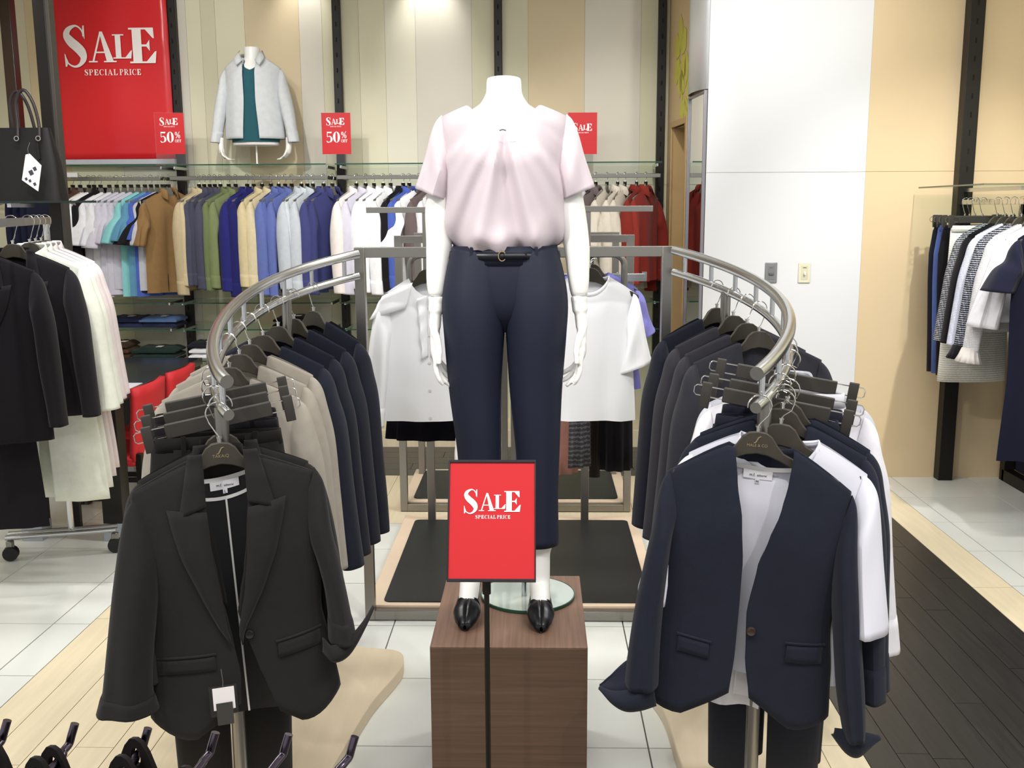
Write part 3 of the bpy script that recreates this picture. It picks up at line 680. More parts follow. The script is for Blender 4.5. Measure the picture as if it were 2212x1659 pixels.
hemL = hem_round(.735, .075, .05, .09)
def contour(pts, hx, hy, k, tl, side):
    """sleeve outline read as (outer, inner) pairs around the hanger"""
    out = []
    for o, i in pts:
        r = []
        for x, y in (o, i):
            dx, dz = (x-hx)*k, -(y-hy)*k; r.append(((dx*math.cos(tl)-dz*math.sin(tl))*side, dx*math.sin(tl)+dz*math.cos(tl)))
        out.append(tuple(r))
    return out
k_ = .00109
slL = contour([((309, 1062), (345, 1155)), ((290, 1094), (346, 1165)), ((277, 1144), (347, 1180)), ((266, 1200), (347, 1205)), ((257, 1250), (344, 1255)), ((246, 1320), (334, 1326)), ((234, 1400), (323, 1410)), ((224, 1465), (321, 1470)), ((215, 1500), (326, 1500))], 480, 957, k_, tl, -1)
slR = contour([((667, 1024), (640, 1120)), ((684, 1055), (645, 1140)), ((691, 1100), (649, 1160)), ((698, 1160), (654, 1185)), ((711, 1225), (667, 1230)), ((722, 1290), (679, 1290)), ((731, 1350), (684, 1350)), ((737, 1395), (684, 1398))], 480, 957, k_, tl, 1)
g, yf, G = garment('tailored_jacket', 'single-button charcoal notch-lapel jacket at the front of the left rack', 'jacket', charcoal, hp, rz, CJ, tl, L=.7, ws=.198, drop=.062, nw=.05, zn=-.03, W=[(0, .198), (.15, .205), (.35, .2), (.58, .188), (.8, .205), (1, .215)], D=[(0, .016), (.06, .03), (.3, .05), (.6, .042), (1, .04)],
    open_=(opL, opR), hem=hemL, rip=(.005, 19), sleeves=(slL, slR), lapel=(-.145, -.46, .072), inner=True, seed=1)
inner_lining(g, .075, -.078, -.66, lining_b, None, -.135, M('white_piping', 'e6e4e2', .6), .12, 'L')
flap(g, yf, .08, .178, -.475, -.51, charcoal, .1); flap(g, yf, -.185, -.06, -.485, -.517, charcoal, .05); button(g, yf, .02, -.44, M('black_button', '1b1a19', .3), .011)
g.scale = (1.06,)*3
# flying tip of the right cuff
def turned(root, pts_a, pts_b, mat, sag=.012):
    A = smooth_path(pts_a, 5); B = smooth_path(pts_b, 5); rows = []
    for v in range(6):
        u = v/5; rows.append([a.lerp(b, u)+Vector((0, -sag*math.sin(math.pi*u), 0)) for a, b in zip(A, B)])
    MB().grid(rows).build('turned_cuff', mat, root, sol=.004)
turned(g, [(.183, -.03, -.485), (.2, -.066, -.492), (.235, -.07, -.48), (.275, -.055, -.452), (.305, -.03, -.425)], [(.18, -.03, -.52), (.2, -.072, -.53), (.235, -.075, -.518), (.275, -.058, -.472), (.306, -.03, -.427)], charcoal)
# price tag in a clear pocket
tg = thing('price_tag', 'white price tag in clear plastic pocket hanging on the front charcoal jacket', 'tag', g.matrix_basis @ Vector((-.05, yf(-.05, -.53)-.016, -.545)), rz, None, -.03)
MB().span((-.032, -.002, -.078), (.032, .001, 0)).build('clear_pocket', acrylic, tg, smooth=False)
MB().span((-.024, -.0045, -.06), (.026, -.003, -.004)).build('white_card', white_m, tg, smooth=False); MB().span((-.018, -.007, -.098), (.02, -.0055, -.042)).build('dark_card', M('charcoal_swatch_card', '3d3b38', .8), tg, smooth=False)
MB().tube([(0, -.004, -.008), (.002, -.002, .012), (0, .004, .04)], .0006, 5).build('string', M('tag_string', '777777', .6), tg)
# --- second charcoal jacket
p, t = RL.at(.075); hp = p-Vector((0, 0, .07)); rz = rz_of(t, (-.3, .95), .55)
hanger('wood', 'dark wooden hanger inside the second charcoal jacket of the left rack', hp, rz, 'wooden hangers on the left rail', .07, .027, -1)
g, yf, G = garment('tailored_jacket', 'charcoal notch-lapel jacket hanging second, right behind the front one', 'jacket', charcoal, hp, rz, CJ, -.03, L=.66, ws=.2, nw=.055, zn=-.03, D=THIN, slen=.48, open_=(opL, opR), hem=hemL, rip=(.004, 22), lapel=(-.145, -.43, .07), seed=2)
# --- clip hangers with black trousers
for i, d in enumerate((.145, .225, .305)):
    p, t = RL.at(d); hp = p-Vector((0, 0, .042)); rz = rz_of(t, (-.34, .94), .6); od = ('nearest', 'middle', 'farthest')[i]
    hanger('clip', f'dark bar hanger with chrome end loops, {od} of three on left rack', hp, rz, 'clip hangers on the left rail', .042, .026, -1, -.16)
    hung_trousers('black_trousers', f'black trousers clipped by the waist on the left rack, {od} of three', blackc if i else fab('1a1817', 'soft_black'), hp, rz, 'black trousers on the left rail', .93, .155, i, top=-.052)
# --- greige coats and navy jackets further round
for i, px in enumerate((495, 517, 539.5)):
    d = find_d(RL, px, .36); p, t = RL.at(d); hp = p-Vector((0, 0, .075)); rz = rz_of(t); od = ('nearest', 'middle', 'farthest')[i]
    hanger('wood', f'dark wooden hanger in the {od} of three greige jackets', hp, rz, 'wooden hangers on the left rail', .075, .024, -1)
    garment('greige_jacket', f'light greige wool jacket on left curved rack, {od} of three', 'jacket', greige, hp, rz, 'greige jackets on the left rail', L=.62, ws=.2, nw=.065, D=THIN, open_=([(0, .06), (.5, .01), (1, .02)],)*2, seed=i+3, srad=.95, slen=.62, spread=.035, cuff=False)
for i, px in enumerate((568.6, 600, 634.5, 677.5)):
    d = find_d(RL, px, .36); p, t = RL.at(d); hp = p-Vector((0, 0, .078)); rz = rz_of(t)
    hanger('wood', f'dark wooden hanger in the {ORD[i]} navy jacket from the front, left rack', hp, rz, 'wooden hangers on the left rail', .078, .024, -1)
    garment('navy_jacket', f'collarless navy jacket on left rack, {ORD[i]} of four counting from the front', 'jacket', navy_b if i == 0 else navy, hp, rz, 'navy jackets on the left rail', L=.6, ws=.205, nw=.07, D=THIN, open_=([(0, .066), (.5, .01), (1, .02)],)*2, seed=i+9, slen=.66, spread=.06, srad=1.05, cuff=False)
# --- right rack: front collarless navy jacket
NJ = 'navy jackets on the right rail'
p, t = RR.at(.012); hp = p-Vector((.0, 0, .058)); hp.x += .004; rz = -.17; tl = .068
h1 = hanger('wood', 'dark wooden hanger with gold print inside the front collarless navy jacket', hp, rz, 'wooden hangers on the right rail', .058, .027, 1, tl*.5); mark(h1, 'MALE & CO', .0092)
oL = [(0, .056), (.12, .045), (.27, .027), (.45, .016), (.66, .013), (.85, .012), (1, .016)]; oR = [(0, .07), (.12, .064), (.22, .054), (.34, .034), (.45, .017), (.66, .004), (.85, .012), (1, .03)]
hemR = hem_round(.735, .08, .03, .1); k_ = .00108
sA = contour([((1470, 1030), (1492, 1120)), ((1458, 1046), (1489, 1130)), ((1446, 1086), (1484, 1145)), ((1438, 1144), (1477, 1172)), ((1422, 1225), (1468, 1245)), ((1404, 1326), (1460, 1330)), ((1392, 1420), (1455, 1420)), ((1386, 1495), (1454, 1495))], 1656, 937, k_, tl, -1)
sB = contour([((1836, 1064), (1812, 1150)), ((1845, 1090), (1810, 1165)), ((1849, 1140), (1807, 1180)), ((1853, 1200), (1805, 1215)), ((1859, 1275), (1806, 1280)), ((1867, 1376), (1814, 1380)), ((1877, 1477), (1824, 1480)), ((1882, 1568), (1841, 1570))], 1656, 937, k_, tl, 1)
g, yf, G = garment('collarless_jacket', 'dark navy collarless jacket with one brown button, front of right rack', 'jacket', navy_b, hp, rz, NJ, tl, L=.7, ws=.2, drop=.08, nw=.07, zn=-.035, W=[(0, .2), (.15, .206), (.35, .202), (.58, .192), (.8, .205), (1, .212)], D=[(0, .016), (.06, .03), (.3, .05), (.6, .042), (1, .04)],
    open_=(oL, oR), hem=hemR, rip=(.005, 19), sleeves=(sA, sB), inner=True, seed=21, cuff=False)
inner_lining(g, .085, -.08, -.64, silk('dfdde2'), fab('bdbcc9', 'lilac_facing'), -.145, M('white_piping', 'e6e4e2', .6), -.03, 'M')
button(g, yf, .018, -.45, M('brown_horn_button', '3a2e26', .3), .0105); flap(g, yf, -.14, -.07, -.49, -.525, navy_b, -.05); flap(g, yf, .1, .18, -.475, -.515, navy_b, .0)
turned(g, [(-.31, -.02, -.648), (-.28, -.05, -.64), (-.245, -.065, -.625), (-.215, -.06, -.605), (-.19, -.045, -.582)], [(-.312, -.02, -.65), (-.28, -.056, -.665), (-.245, -.075, -.672), (-.21, -.07, -.668), (-.175, -.05, -.66)], navy_b)
turned(g, [(-.31, -.02, -.648), (-.28, .0, -.615), (-.25, .02, -.59), (-.22, .03, -.585), (-.19, -.04, -.582)], [(-.311, -.019, -.649), (-.28, -.048, -.641), (-.245, -.062, -.626), (-.215, -.058, -.606), (-.19, -.044, -.583)], navy_b, -.01)
turned(g, [(.228, -.02, -.665), (.25, -.05, -.648), (.275, -.056, -.645), (.3, -.04, -.655), (.325, -.02, -.668)], [(.222, -.02, -.68), (.25, -.056, -.7), (.275, -.062, -.705), (.3, -.045, -.69), (.326, -.02, -.67)], navy_b)
g.scale = (1.05,)*3; g.location.x += .012
hem_w = MB().grid([[(x, .03+.01*math.sin(60*x), z) for x in [-.06+.12*k/8 for k in range(9)]] for z in (-.45, -.55, -.67)]).build('lining_tail', silk('dfdde2'), g)
# --- garments behind it
p, t = RR.at(.05); hp = p-Vector((-.045, 0, .052)); rz = rz_of(t, (.17, .98), .8)
hanger('wood', 'dark wooden hanger inside the white short-sleeved blouse of the right rack', hp, rz, 'wooden hangers on the right rail', .052, .027, 1, .05)
garment('white_blouse', 'white silky short-sleeved blouse showing behind the front navy jacket', 'blouse', silk('e2e1ec'), hp, rz, None, .07, L=.62, ws=.205, nw=.09, nd=.08, D=THIN, sl='short', slen=.36, spread=.02, collar='band', seed=22, srad=.9)
for i, d in enumerate((.095, .14)):
    p, t = RR.at(d); hp = p-Vector((-.035, 0, .03)); rz = rz_of(t, (.17, .98), .7); od = ('nearer', 'farther')[i]
    hanger('wood', f'dark wooden hanger in the {od} hidden navy jacket, right rack', hp, rz, 'wooden hangers on the right rail', .03, .027, 1, .04)
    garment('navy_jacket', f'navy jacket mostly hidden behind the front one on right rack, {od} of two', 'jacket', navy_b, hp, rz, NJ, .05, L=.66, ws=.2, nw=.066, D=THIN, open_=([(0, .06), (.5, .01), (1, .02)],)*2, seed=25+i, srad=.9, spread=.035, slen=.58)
for i, d in enumerate((.19, .265, .4)):
    p, t = RR.at(d); hp = p-Vector((0, 0, .035)); rz = rz_of(t, (.24, .97), .7); od = ('nearest', 'middle', 'farthest')[i]
    hanger('clip', f'dark bar hanger with chrome end loops, {od} of three on right rack', hp, rz, 'clip hangers on the right rail', .035, .026, 1, .15)
    if i < 2: hung_trousers('navy_trousers', f'dark navy trousers clipped by the waist on right rack, {od} pair', navy, hp, rz, 'navy trousers on the right rail', .95, .15, i+5, top=-.05)
    else: hung_skirt('white_skirt', 'white skirt clipped by the waist on the right rack', fab('d9d9e0', 'cool_white'), hp, rz, None, .6, .15, 1.15, seed=4)
lst = [(1672, 'white_shirt', 'white long-sleeved shirt with collar on right rack, behind the clip hangers', 'shirt', whitec, 'shirt'), (1655, 'grey_shirt', 'pale grey long-sleeved shirt with collar on right rack, next to the charcoal jackets', 'shirt', lgrey, 'shirt'),
       (1639.5, 'charcoal_jacket', 'dark charcoal jacket on right rack, nearest of the three charcoal ones', 'jacket', fab('33333a', 'blue_charcoal'), None), (1614, 'charcoal_jacket', 'dark charcoal jacket on right rack, middle of the three charcoal ones', 'jacket', fab('35343a', 'charcoal2'), None),
       (1584, 'charcoal_jacket', 'dark charcoal jacket on right rack, farthest of the three charcoal ones', 'jacket', fab('35343a', 'charcoal2'), None), (1548, 'navy_jacket', 'midnight navy jacket at the far end of the right curved rack', 'jacket', navy, None)]
for i, (px, nm, lb, ct, m, co) in enumerate(lst):
    d = find_d(RR, px, .55) if i > 1 else (.47, .53)[i]
    p, t = RR.at(d); hp = p-Vector((0, 0, .07)); rz = rz_of(t)
    hanger('wood', f'dark wooden hanger on right rack, {ORD[5-i]} from the far end', hp, rz, 'wooden hangers on the right rail', .07, .024, 1)
    garment(nm, lb, ct, m, hp, rz, 'jackets and shirts round the right rail', L=.64, ws=.21, nw=.068, D=THIN, open_=None if co else ([(0, .062), (.5, .01), (1, .02)],)*2, collar=co, buttons=5 if co else 0, seed=40+i, slen=.64, spread=.05, srad=1.05, cuff=bool(co))
# ------------------------------------------------------------------ plinth box, mannequin, sign stand
bx0, bx1, by0, by1, bz = -.278, .128, 2.437, 2.95, .5
t = thing('display_box', 'walnut laminate display box under the standing mannequin', 'box', ((bx0+bx1)/2, (by0+by1)/2, 0)); hx, hy = (bx1-bx0)/2, (by1-by0)/2
MB().span((-hx, -hy, .001), (hx, hy, bz-.004)).build('carcass', walnut, t, bev=.0015); MB().span((-hx, -hy, bz-.004), (hx, hy, bz)).build('top_panel', walnut_top, t, bev=.001)
YM = 2.74; xm = at(1091, 600, YM).x
def ml(px, py, Y=YM): q = at(px, py, Y); return q.x-xm, q.z-bz
mann = thing('mannequin', 'headless white mannequin in pale blouse and navy trousers on the walnut box', 'mannequin', (xm, YM, bz))
b = MB()
b.loft([((.0, .008, 1.448), .046, .05), ((.0, .006, 1.41), .047, .05), ((0, .004, 1.398), .052, .052), ((0, .004, 1.38), .064, .058), ((0, .004, 1.366), .088, .064), ((0, .005, 1.346), .122, .066), ((0, .005, 1.305), .138, .062), ((0, .01, 1.27), .125, .055), ((0, .015, 1.2), .11, .05), ((0, .01, 1.05), .1, .055), ((0, 0, .96), .1, .06)], 28)
for s in (-1, 1):
    cx = -.185 if s < 0 else .2
    AP = smooth_path([(s*.12, .005, 1.3), (s*.152, .005, 1.255), (s*.176, .008, 1.12), (cx*.96, .004, 1.02), (cx*.99, -.012, .93), (cx, -.02, .876)], 6)
    b.tube(AP, [(interp([(0, .03), (.2, .034), (.42, .038), (.6, .036), (.8, .03), (1, .0225)], i_/(len(AP)-1)),)*2 for i_ in range(len(AP))], 18)
sole = {}
for s, (tx, ty), w in ((-1, (1004, 1362), .9), (1, (1169, 1366), 1.)):
    q = atz(tx, ty, bz+.004); tx_, ty_ = q.x-xm, q.y-YM; sole[s] = (tx_, ty_)
    hx_, hy_ = tx_*.92+s*.004, ty_+.215
    b.tube(smooth_path([(s*.085, .03, .6), (hx_, hy_-.03, .3), (hx_, hy_-.04, .14), (hx_, hy_-.048, .085), ((hx_*1.4+tx_)/2.4, hy_-.078, .055), (hx_*.4+tx_*.6, ty_+.095, .036), (tx_, ty_+.068, .03)], 5), [.05]*4+[.038]*5+[.03]*6+[.029]*4+[.028]*5+[.025]*5+[.02]*2, 16)
body = b.build('body', mann_m, mann)
def remesh(o, v, it=6):
    md = o.modifiers.new('remesh', 'REMESH'); md.mode = 'VOXEL'; md.voxel_size = v; md.use_smooth_shade = True
    md = o.modifiers.new('soften', 'SMOOTH'); md.iterations = it; md.factor = .5
remesh(body, .006)
for s in (-1, 1):
    cx = -.185 if s < 0 else .2; h = MB(); wx = -.19 if s < 0 else .207
    h.tube(smooth_path([(cx, -.02, .8765), (cx, -.022, .86), ((cx+wx)/2, -.026, .83), (wx, -.03, .795), (wx, -.032, .765), (wx, -.034, .73), (wx-s*.004, -.034, .712)], 4), [(.0222, .0235)]*4+[(.021, .022)]*4+[(.0165, .019)]*5+[(.0135, .024)]*4+[(.013, .033)]*5+[(.0115, .034)]*3, 16)
    in_ = -s
    for k, (dy, ln, cu) in enumerate(((-.026, .07, .012), (-.009, .077, .022), (.009, .07, .032), (.025, .055, .04))):
        y0 = -.034+dy
        h.tube(smooth_path([(wx, y0, .735), (wx-s*.004, y0-.004, .712), (wx+in_*cu*.5, y0-.007, .712-ln*.45), (wx+in_*cu*1.15, y0-.006, .712-ln*.78), (wx+in_*cu*1.9, y0-.002, .712-ln)], 4), [.0085]*5+[.0078]*5+[.0072]*4+[.0055]*3, 8)
    h.tube(smooth_path([(wx, -.045, .785), (wx+in_*.012, -.066, .758), (wx+in_*.016, -.074, .73), (wx+in_*.014, -.076, .7)], 4), [.011]*4+[.009]*5+[.0075]*4, 8)
    hd = h.build('hand', mann_m, mann); remesh(hd, .003, 4)
# trousers
tr = M('navy_trouser_twill', '1c2030', .6, spec=.3, bump=.15, bscale=700)
def crease(u, th): # raised front crease
    d = math.atan2(math.sin(th+math.pi/2), math.cos(th+math.pi/2)); return 1+.09*math.exp(-(d/.16)**2)+.02*math.sin(5*th)
for s in (-1, 1):
    foot = sole[s][0]; kx = (s*.074 if s < 0 else .088)
    P = smooth_path([(s*.066, 0, 1.0), (s*.073, 0, .94), (s*.082, 0, .86), (s*.084, 0, .77), (s*.083, -.002, .62), (kx, -.01, .45), (kx, -.015, .32), (kx+s*.006, -.02, .185)], 5)
    Rr = smooth_path([(.072, .086, 0), (.082, .1, 0), (.086, .112, 0), (.08, .11, 0), (.07, .09, 0), (.059, .07, 0), (.055, .066, 0), (.052, .066, 0)], 5)
    MB().loft([(p, r_.x, r_.y) for p, r_ in zip(P, Rr)], 40, False, crease, 2.5).build('trouser_leg', tr, mann, sol=.003)
MB().loft([((0, 0, 1.0), .136, .089), ((0, 0, .94), .15, .1), ((0, 0, .87), .14, .1), ((0, 0, .83), .1, .088), ((0, .0, .8), .06, .06), ((0, 0, .78), .03, .03)], 36, False).build('trouser_hips', tr, mann)
MB().loft([((0, -.002, 1.012), .139, .09), ((0, -.002, .965), .148, .097)], 36, False).build('waistband', tr, mann, sol=.004)
bl = MB().loft([((0, -.003, .998), .1465, .0975), ((0, -.003, .979), .1495, .1)], 48, False).build('belt', M('navy_leather', '14151d', .35), mann, sol=.004)
yb = -.1055
MB().tube([(-.004+x*.0095, yb-.001, .9885+z*.0125) for x, z in [(math.cos(a)*1.0, math.sin(a)) for a in [math.radians(20+320*k/20) for k in range(21)]]], .0018, 6).build('buckle', M('pale_gold', 'c9b28a', .25, metal=1), bl)
MB().grid([[(x, -.003-.1*math.sqrt(1-(x/.15)**2)-.004, z) for x in [.0+.06*k/8 for k in range(9)]] for z in (.996, .981)]).build('belt_tip', M('navy_leather', '14151d', .35), bl, sol=.003)
for x in (-.085, .085): MB().box((x, -.003-.1*math.sqrt(1-(x/.145)**2)-.003, .988), (.008, .008, .046)).build('belt_loop', tr, mann, bev=.001)
# shoes
for s in (-1, 1):
    tx_, ty_ = sole[s]; hx_ = tx_*.92+s*.004; rows = []; N = 26
    for i in range(N+1):
        u = i/N; y = ty_+.235*(1-u); x0 = hx_+(tx_-hx_)*u
        w = interp([(0, .004), (.05, .02), (.15, .028), (.35, .027), (.55, .033), (.72, .037), (.86, .03), (.96, .018), (1, .004)], u)
        zb = interp([(0, .03), (.3, .024), (.55, .004), (1, .003)], u)
        H = interp([(0, .05), (.1, .056), (.3, .045), (.55, .05), (.64, .056), (.75, .05), (.9, .034), (1, .016)], u)
        am = interp([(0, 178), (.03, 150), (.1, 118), (.5, 112), (.58, 140), (.62, 179), (1, 179)], u); row = []
        for k in range(21):
            a = math.radians(-am+2*am*k/20); row.append((x0+w*math.sin(a)*(1-.12*max(0, -math.cos(a))), y, zb+H*(1-math.cos(a))/2*(1. if u > .6 else 1.15)))
        rows.append(row)
    MB().grid(rows).build('shoe', black_leather, mann, sol=.002)
    MB().box((hx_, ty_+.205, .016), (.036, .04, .03)).build('shoe_heel', black_leather, mann, bev=.004)
# blouse
bm_ = M('pale_lilac_satin', 'cdc0c6', .5, spec=.3, bump=.06, bscale=500, sheen=.15)
zs_ = -.035-.03
bs = [[((.164, zs_+.003), (.13, zs_-.13)), ((.18, zs_-.014), (.132, zs_-.15)), ((.195, zs_-.05), (.138, zs_-.17)), ((.212, zs_-.11), (.146, zs_-.19)), ((.238, zs_-.185), (.155, zs_-.218))]]*2
def drape(x, t, sign):
    """folds fanning out from the keyhole, gathered again at the waist"""
    if sign > 0: return .006*t*math.sin(40*x)
    d = max(0, t-.1); ph = math.atan2(x, d*.4+.03)
    return -.036*min(1, d*3.2)*math.exp(-(ph/(.1+.05*t))**2)*(1-.5*max(0, t-.8)/.2)+.02*d*math.cos(10*ph+.8)+.014*d*math.cos(17*ph+2)+.01*d*math.cos(29*ph)+.008*max(0, t-.75)*4*math.sin(75*x+1)
g, yf, _ = garment('blouse', 'x', 'x', bm_, (0, 0, 1.415), 0, L=.415, ws=.168, nw=.092, zn=-.04, drop=.028, nd=.032, W=[(0, .168), (.2, .163), (.5, .16), (.82, .165), (.94, .158), (1, .13)], D=[(0, .05), (.1, .078), (.35, .108), (.7, .112), (.9, .118), (1, .086)], rip=(.003, 40), sl='short', sleeves=bs, seed=4, extra=drape,
    hem=lambda x, fr: -.405-.015*math.cos(x*9)+.006*math.sin(70*x))
for ch in list(g.children):
    ch.parent = mann; ch.location = (0, 0, 1.415); ch.name = 'blouse_'+ch.name.split('.')[0]
bpy.data.objects.remove(g)
MB().tube([(-.008, -.113, 1.305), (0, -.115, 1.307), (.008, -.113, 1.305)], .0015, 5).build('keyhole_stitch', M('stitch_dark', '5a5054', .7), mann)
q = atz(1140, 1287, bz); gd = thing('glass_base', 'round green-edged glass mannequin base plate on the walnut box', 'base', (q.x, q.y, bz))
bpy.data.objects.remove(gd)
gc = (q.x-xm, q.y-YM, .0)
MB().lathe([(.0001, .0012), (.134, .0012), (.134, .009), (.0001, .009)], 48, gc).build('glass_base', M('base_glass_green', (.55, .62, .57), .05, spec=.6, metal=.3), mann)
MB().lathe([(.1338, .001), (.137, .002), (.137, .009), (.1338, .0095)], 48, gc).build('glass_edge', glass_edge, mann)
MB().tube([(gc[0]-.01, gc[1]-.02, .009), (gc[0]-.008, gc[1]-.02, .2), (gc[0]-.02, gc[1]-.05, .45)], .008, 12).build('support_rod', chrome, mann)
# sign stand in front
Y0, Y1 = 2.30, 2.41; BL, BR, TL = at(968, 1254, Y0), at(1155, 1254, Y0), at(977, 997, Y1)
st = thing('sale_sign_stand', 'red sale sign on black pole stand in front of the walnut box', 'sign', (at(1051, 1300, Y0+.01).x, Y0+.012, 0))
ux = Vector((1, 0, 0)); cb = (BL+BR)/2; uy = (Vector((cb.x, TL.y, TL.z))-cb); hh = uy.length; uy.normalize(); un = ux.cross(uy); wd_ = (BR-BL).length
def sp(x, y, o=0): return cb+ux*x+uy*y+un*o-Vector(st.location)
def slab(x0, x1, y0, y1, o0, o1): return MB().prism([(x0, y0), (x1, y0), (x1, y1), (x0, y1)], lambda p: sp(p[0], p[1], o0), lambda p: sp(p[0], p[1], o1))
slab(-wd_/2, wd_/2, 0, hh, -.004, 0).build('poster', red_m, st, smooth=False)
fr_m = M('dark_sign_frame', '211a20', .4)
for a in ((-wd_/2-.003, wd_/2+.003, -.004, .004), (-wd_/2-.003, wd_/2+.003, hh-.003, hh+.004), (-wd_/2-.004, -wd_/2, 0, hh), (wd_/2, wd_/2+.003, 0, hh)): slab(*a, -.008, .004).build('frame_rail', fr_m, st, bev=.001)
slab(-wd_/2, wd_/2, 0, hh, -.008, -.0042).build('backing', fr_m, st, smooth=False)
lt = MB(); sale(lt, lambda x, y: sp(x, y, .0012), -.338*wd_, hh*.553, .293*wd_); lt.build('lettering', white_m, st, smooth=False)
MB().tube([(0, .006, .012), (0, .006, cb.z+.02)], .0065, 12).build('pole', black_metal, st); MB().tube([(0, .006, cb.z-.04), (0, .006, cb.z+.015)], .0105, 12).build('pole_clamp', black_metal, st)
MB().lathe([(.0001, 0), (.13, 0), (.13, .006), (.02, .014), (.0001, .014)], 32, (0, -.1, 0)).build('foot_plate', black_metal, st)
# ------------------------------------------------------------------ centre gondolas
def frame(parent, x0, x1, y, z0, z1, w, mat, bottom=True, miter=False):
    MB().span((x0, y-w/2, z0), (x0+w, y+w/2, z1)).build('upright', mat, parent, bev=.0015, world=True); MB().span((x1-w, y-w/2, z0), (x1, y+w/2, z1)).build('upright', mat, parent, bev=.0015, world=True)
    MB().span((x0+w, y-w/2, z1-w), (x1-w, y+w/2, z1)).build('top_bar', mat, parent, bev=.0015, world=True)
    if bottom: MB().span((x0+w, y-w/2, z0), (x1-w, y+w/2, z0+w)).build('bottom_bar', mat, parent, bev=.0015, world=True)
FX0, FX1, FY = -.684, .50, 3.79; mz = .058
gA = thing('display_gondola', 'satin steel display frame with black mat base right behind the mannequin', 'display rack', ((FX0+FX1)/2, 4.3, 0))
frame(gA, FX0, FX1, FY, .004, 1.47, .038, satin)
m0, m1 = atz(828, 1298, mz), atz(880, 1122, mz); mr_ = atz(1405, 1298, mz); GYB = m1.y+.1
cream = M('cream_base_board', 'e3cdb4', .5, var=.02)
MB().span((FX0, FY+.02, .03), (FX1, GYB, .052)).build('base_board', cream, gA, bev=.003, world=True)
def rrect(x0, x1, y0, y1, r):
    o = []
    for cx, cy, a0 in ((x1-r, y1-r, 0), (x0+r, y1-r, 90), (x0+r, y0+r, 180), (x1-r, y0+r, 270)):
        o += [(cx+r*math.cos(math.radians(a0+a)), cy+r*math.sin(math.radians(a0+a))) for a in (0, 30, 60, 90)]
    return o
matm = M('black_rubber_mat', '1a1c1e', .38, spec=.5, bump=.1, bscale=120)
MB().prism(rrect(m0.x, mr_.x, m0.y, m1.y, .025), lambda p: (*p, .052), lambda p: (*p, mz)).build('black_mat', matm, gA, bev=.001, world=True)
for x in (FX0+.019, FX1-.019): MB().bar((x, FY+.02, .02), (x, GYB, .02), .036).build('floor_rail', satin, gA, bev=.0015, world=True)
MB().span((FX0+.04, GYB-.03, .004), (FX1-.04, GYB, .03)).build('rear_rail', satin, gA, bev=.0015, world=True)
# rounded face-out rail holding the blouses
FO = 3.95; ra, rb = at(884, 560, FO), at(1349, 560, FO); zr = at(1100, 550, FO).z
def arch(x0, x1, y, zt, zb, r=.045):
    return [(x0, y, zb), (x0, y, zt-r)]+[(x0+r-r*math.cos(math.radians(a)), y, zt-r+r*math.sin(math.radians(a))) for a in (15, 30, 45, 60, 75)]+[(x0+r, y, zt), (x1-r, y, zt)]+[(x1-r+r*math.sin(math.radians(a)), y, zt-r+r*math.cos(math.radians(a))) for a in (15, 30, 45, 60, 75)]+[(x1, y, zt-r), (x1, y, zb)]
MB().tube(arch(ra.x, rb.x, FO, zr, zr-.3), (.0125), 12).build('face_out_rail', satin, gA, world=True)
MB().span((ra.x-.012, FO-.01, zr-.32), (rb.x+.012, FO+.01, zr-.3)).build('face_out_tie', satin, gA, bev=.001, world=True); MB().span((at(1100, 900, 4.55).x-.01, FO, zr-.318), (at(1100, 900, 4.55).x+.01, 4.55, zr-.302)).build('face_out_arm', satin, gA, bev=.001, world=True)
hb0, hb1 = at(1300, 599, 4.3), at(1392, 599, 4.3); MB().bar((ra.x+.1, 4.3, hb1.z), (hb1.x, 4.3, hb1.z), .02, .032).build('hang_bar', chrome, gA, bev=.001, world=True)
MB().bar((hb1.x, 4.3, hb1.z-.016), (hb1.x, 4.3, hb1.z+.024), .02, .006).build('bar_stop', chrome, gA, world=True)
xc = at(1100, 900, 4.55).x
for dx in (-.022, .022): MB().span((xc+dx-.015, 4.54, .05), (xc+dx+.015, 4.57, 1.42)).build('centre_upright', satin, gA, bev=.0015, world=True)
MB().span((xc-.3, 4.292, hb1.z-.012), (xc+.3, 4.308, hb1.z+.012)).build('cross_bar', satin, gA, bev=.001, world=True); MB().span((xc-.01, 4.3, hb1.z-.01), (xc+.01, 4.55, hb1.z+.01)).build('cross_arm', satin, gA, bev=.001, world=True)
# T-stand
TY = 4.92; ta, tb_ = at(792, 453, TY), at(1410, 442, TY); p0, p1_ = at(922, 520, TY), at(1267, 520, TY)
tS = thing('t_bar_stand', 'tall T-shaped grey steel bar stand between the two display frames', 'display rack', ((ta.x+tb_.x)/2, TY, .0))
MB().span((ta.x, TY-.02, ta.z-.016), (tb_.x, TY+.02, ta.z+.012)).build('cross_bar', satin, tS, bev=.0015, world=True)
for p in (p0, p1_): MB().span((p.x-.019, TY-.018, .053), (p.x+.019, TY+.018, ta.z-.016)).build('upright', satin, tS, bev=.0015, world=True)
# rear gondola
RY = 5.25; q0, q1 = at(852, 520, RY), at(1370, 520, RY)
gB = thing('display_gondola', 'second satin steel display frame with black mat farther behind the mannequin', 'display rack', ((q0.x+q1.x)/2, 5.5, 0))
frame(gB, q0.x, q1.x, RY, .004, at(1100, 508, RY).z, .038, satin)
MB().span((q0.x, RY+.02, .028), (q1.x, 5.95, .05)).build('base_board', cream, gB, bev=.003, world=True)
MB().prism(rrect(q0.x+.06, q1.x-.06, RY+.06, 5.9, .03), lambda p: (*p, .05), lambda p: (*p, .056)).build('black_mat', matm, gB, bev=.001, world=True)
frame(gB, q0.x+.03, q1.x-.03, 5.85, .05, at(1100, 508, RY).z, .038, satin, False)
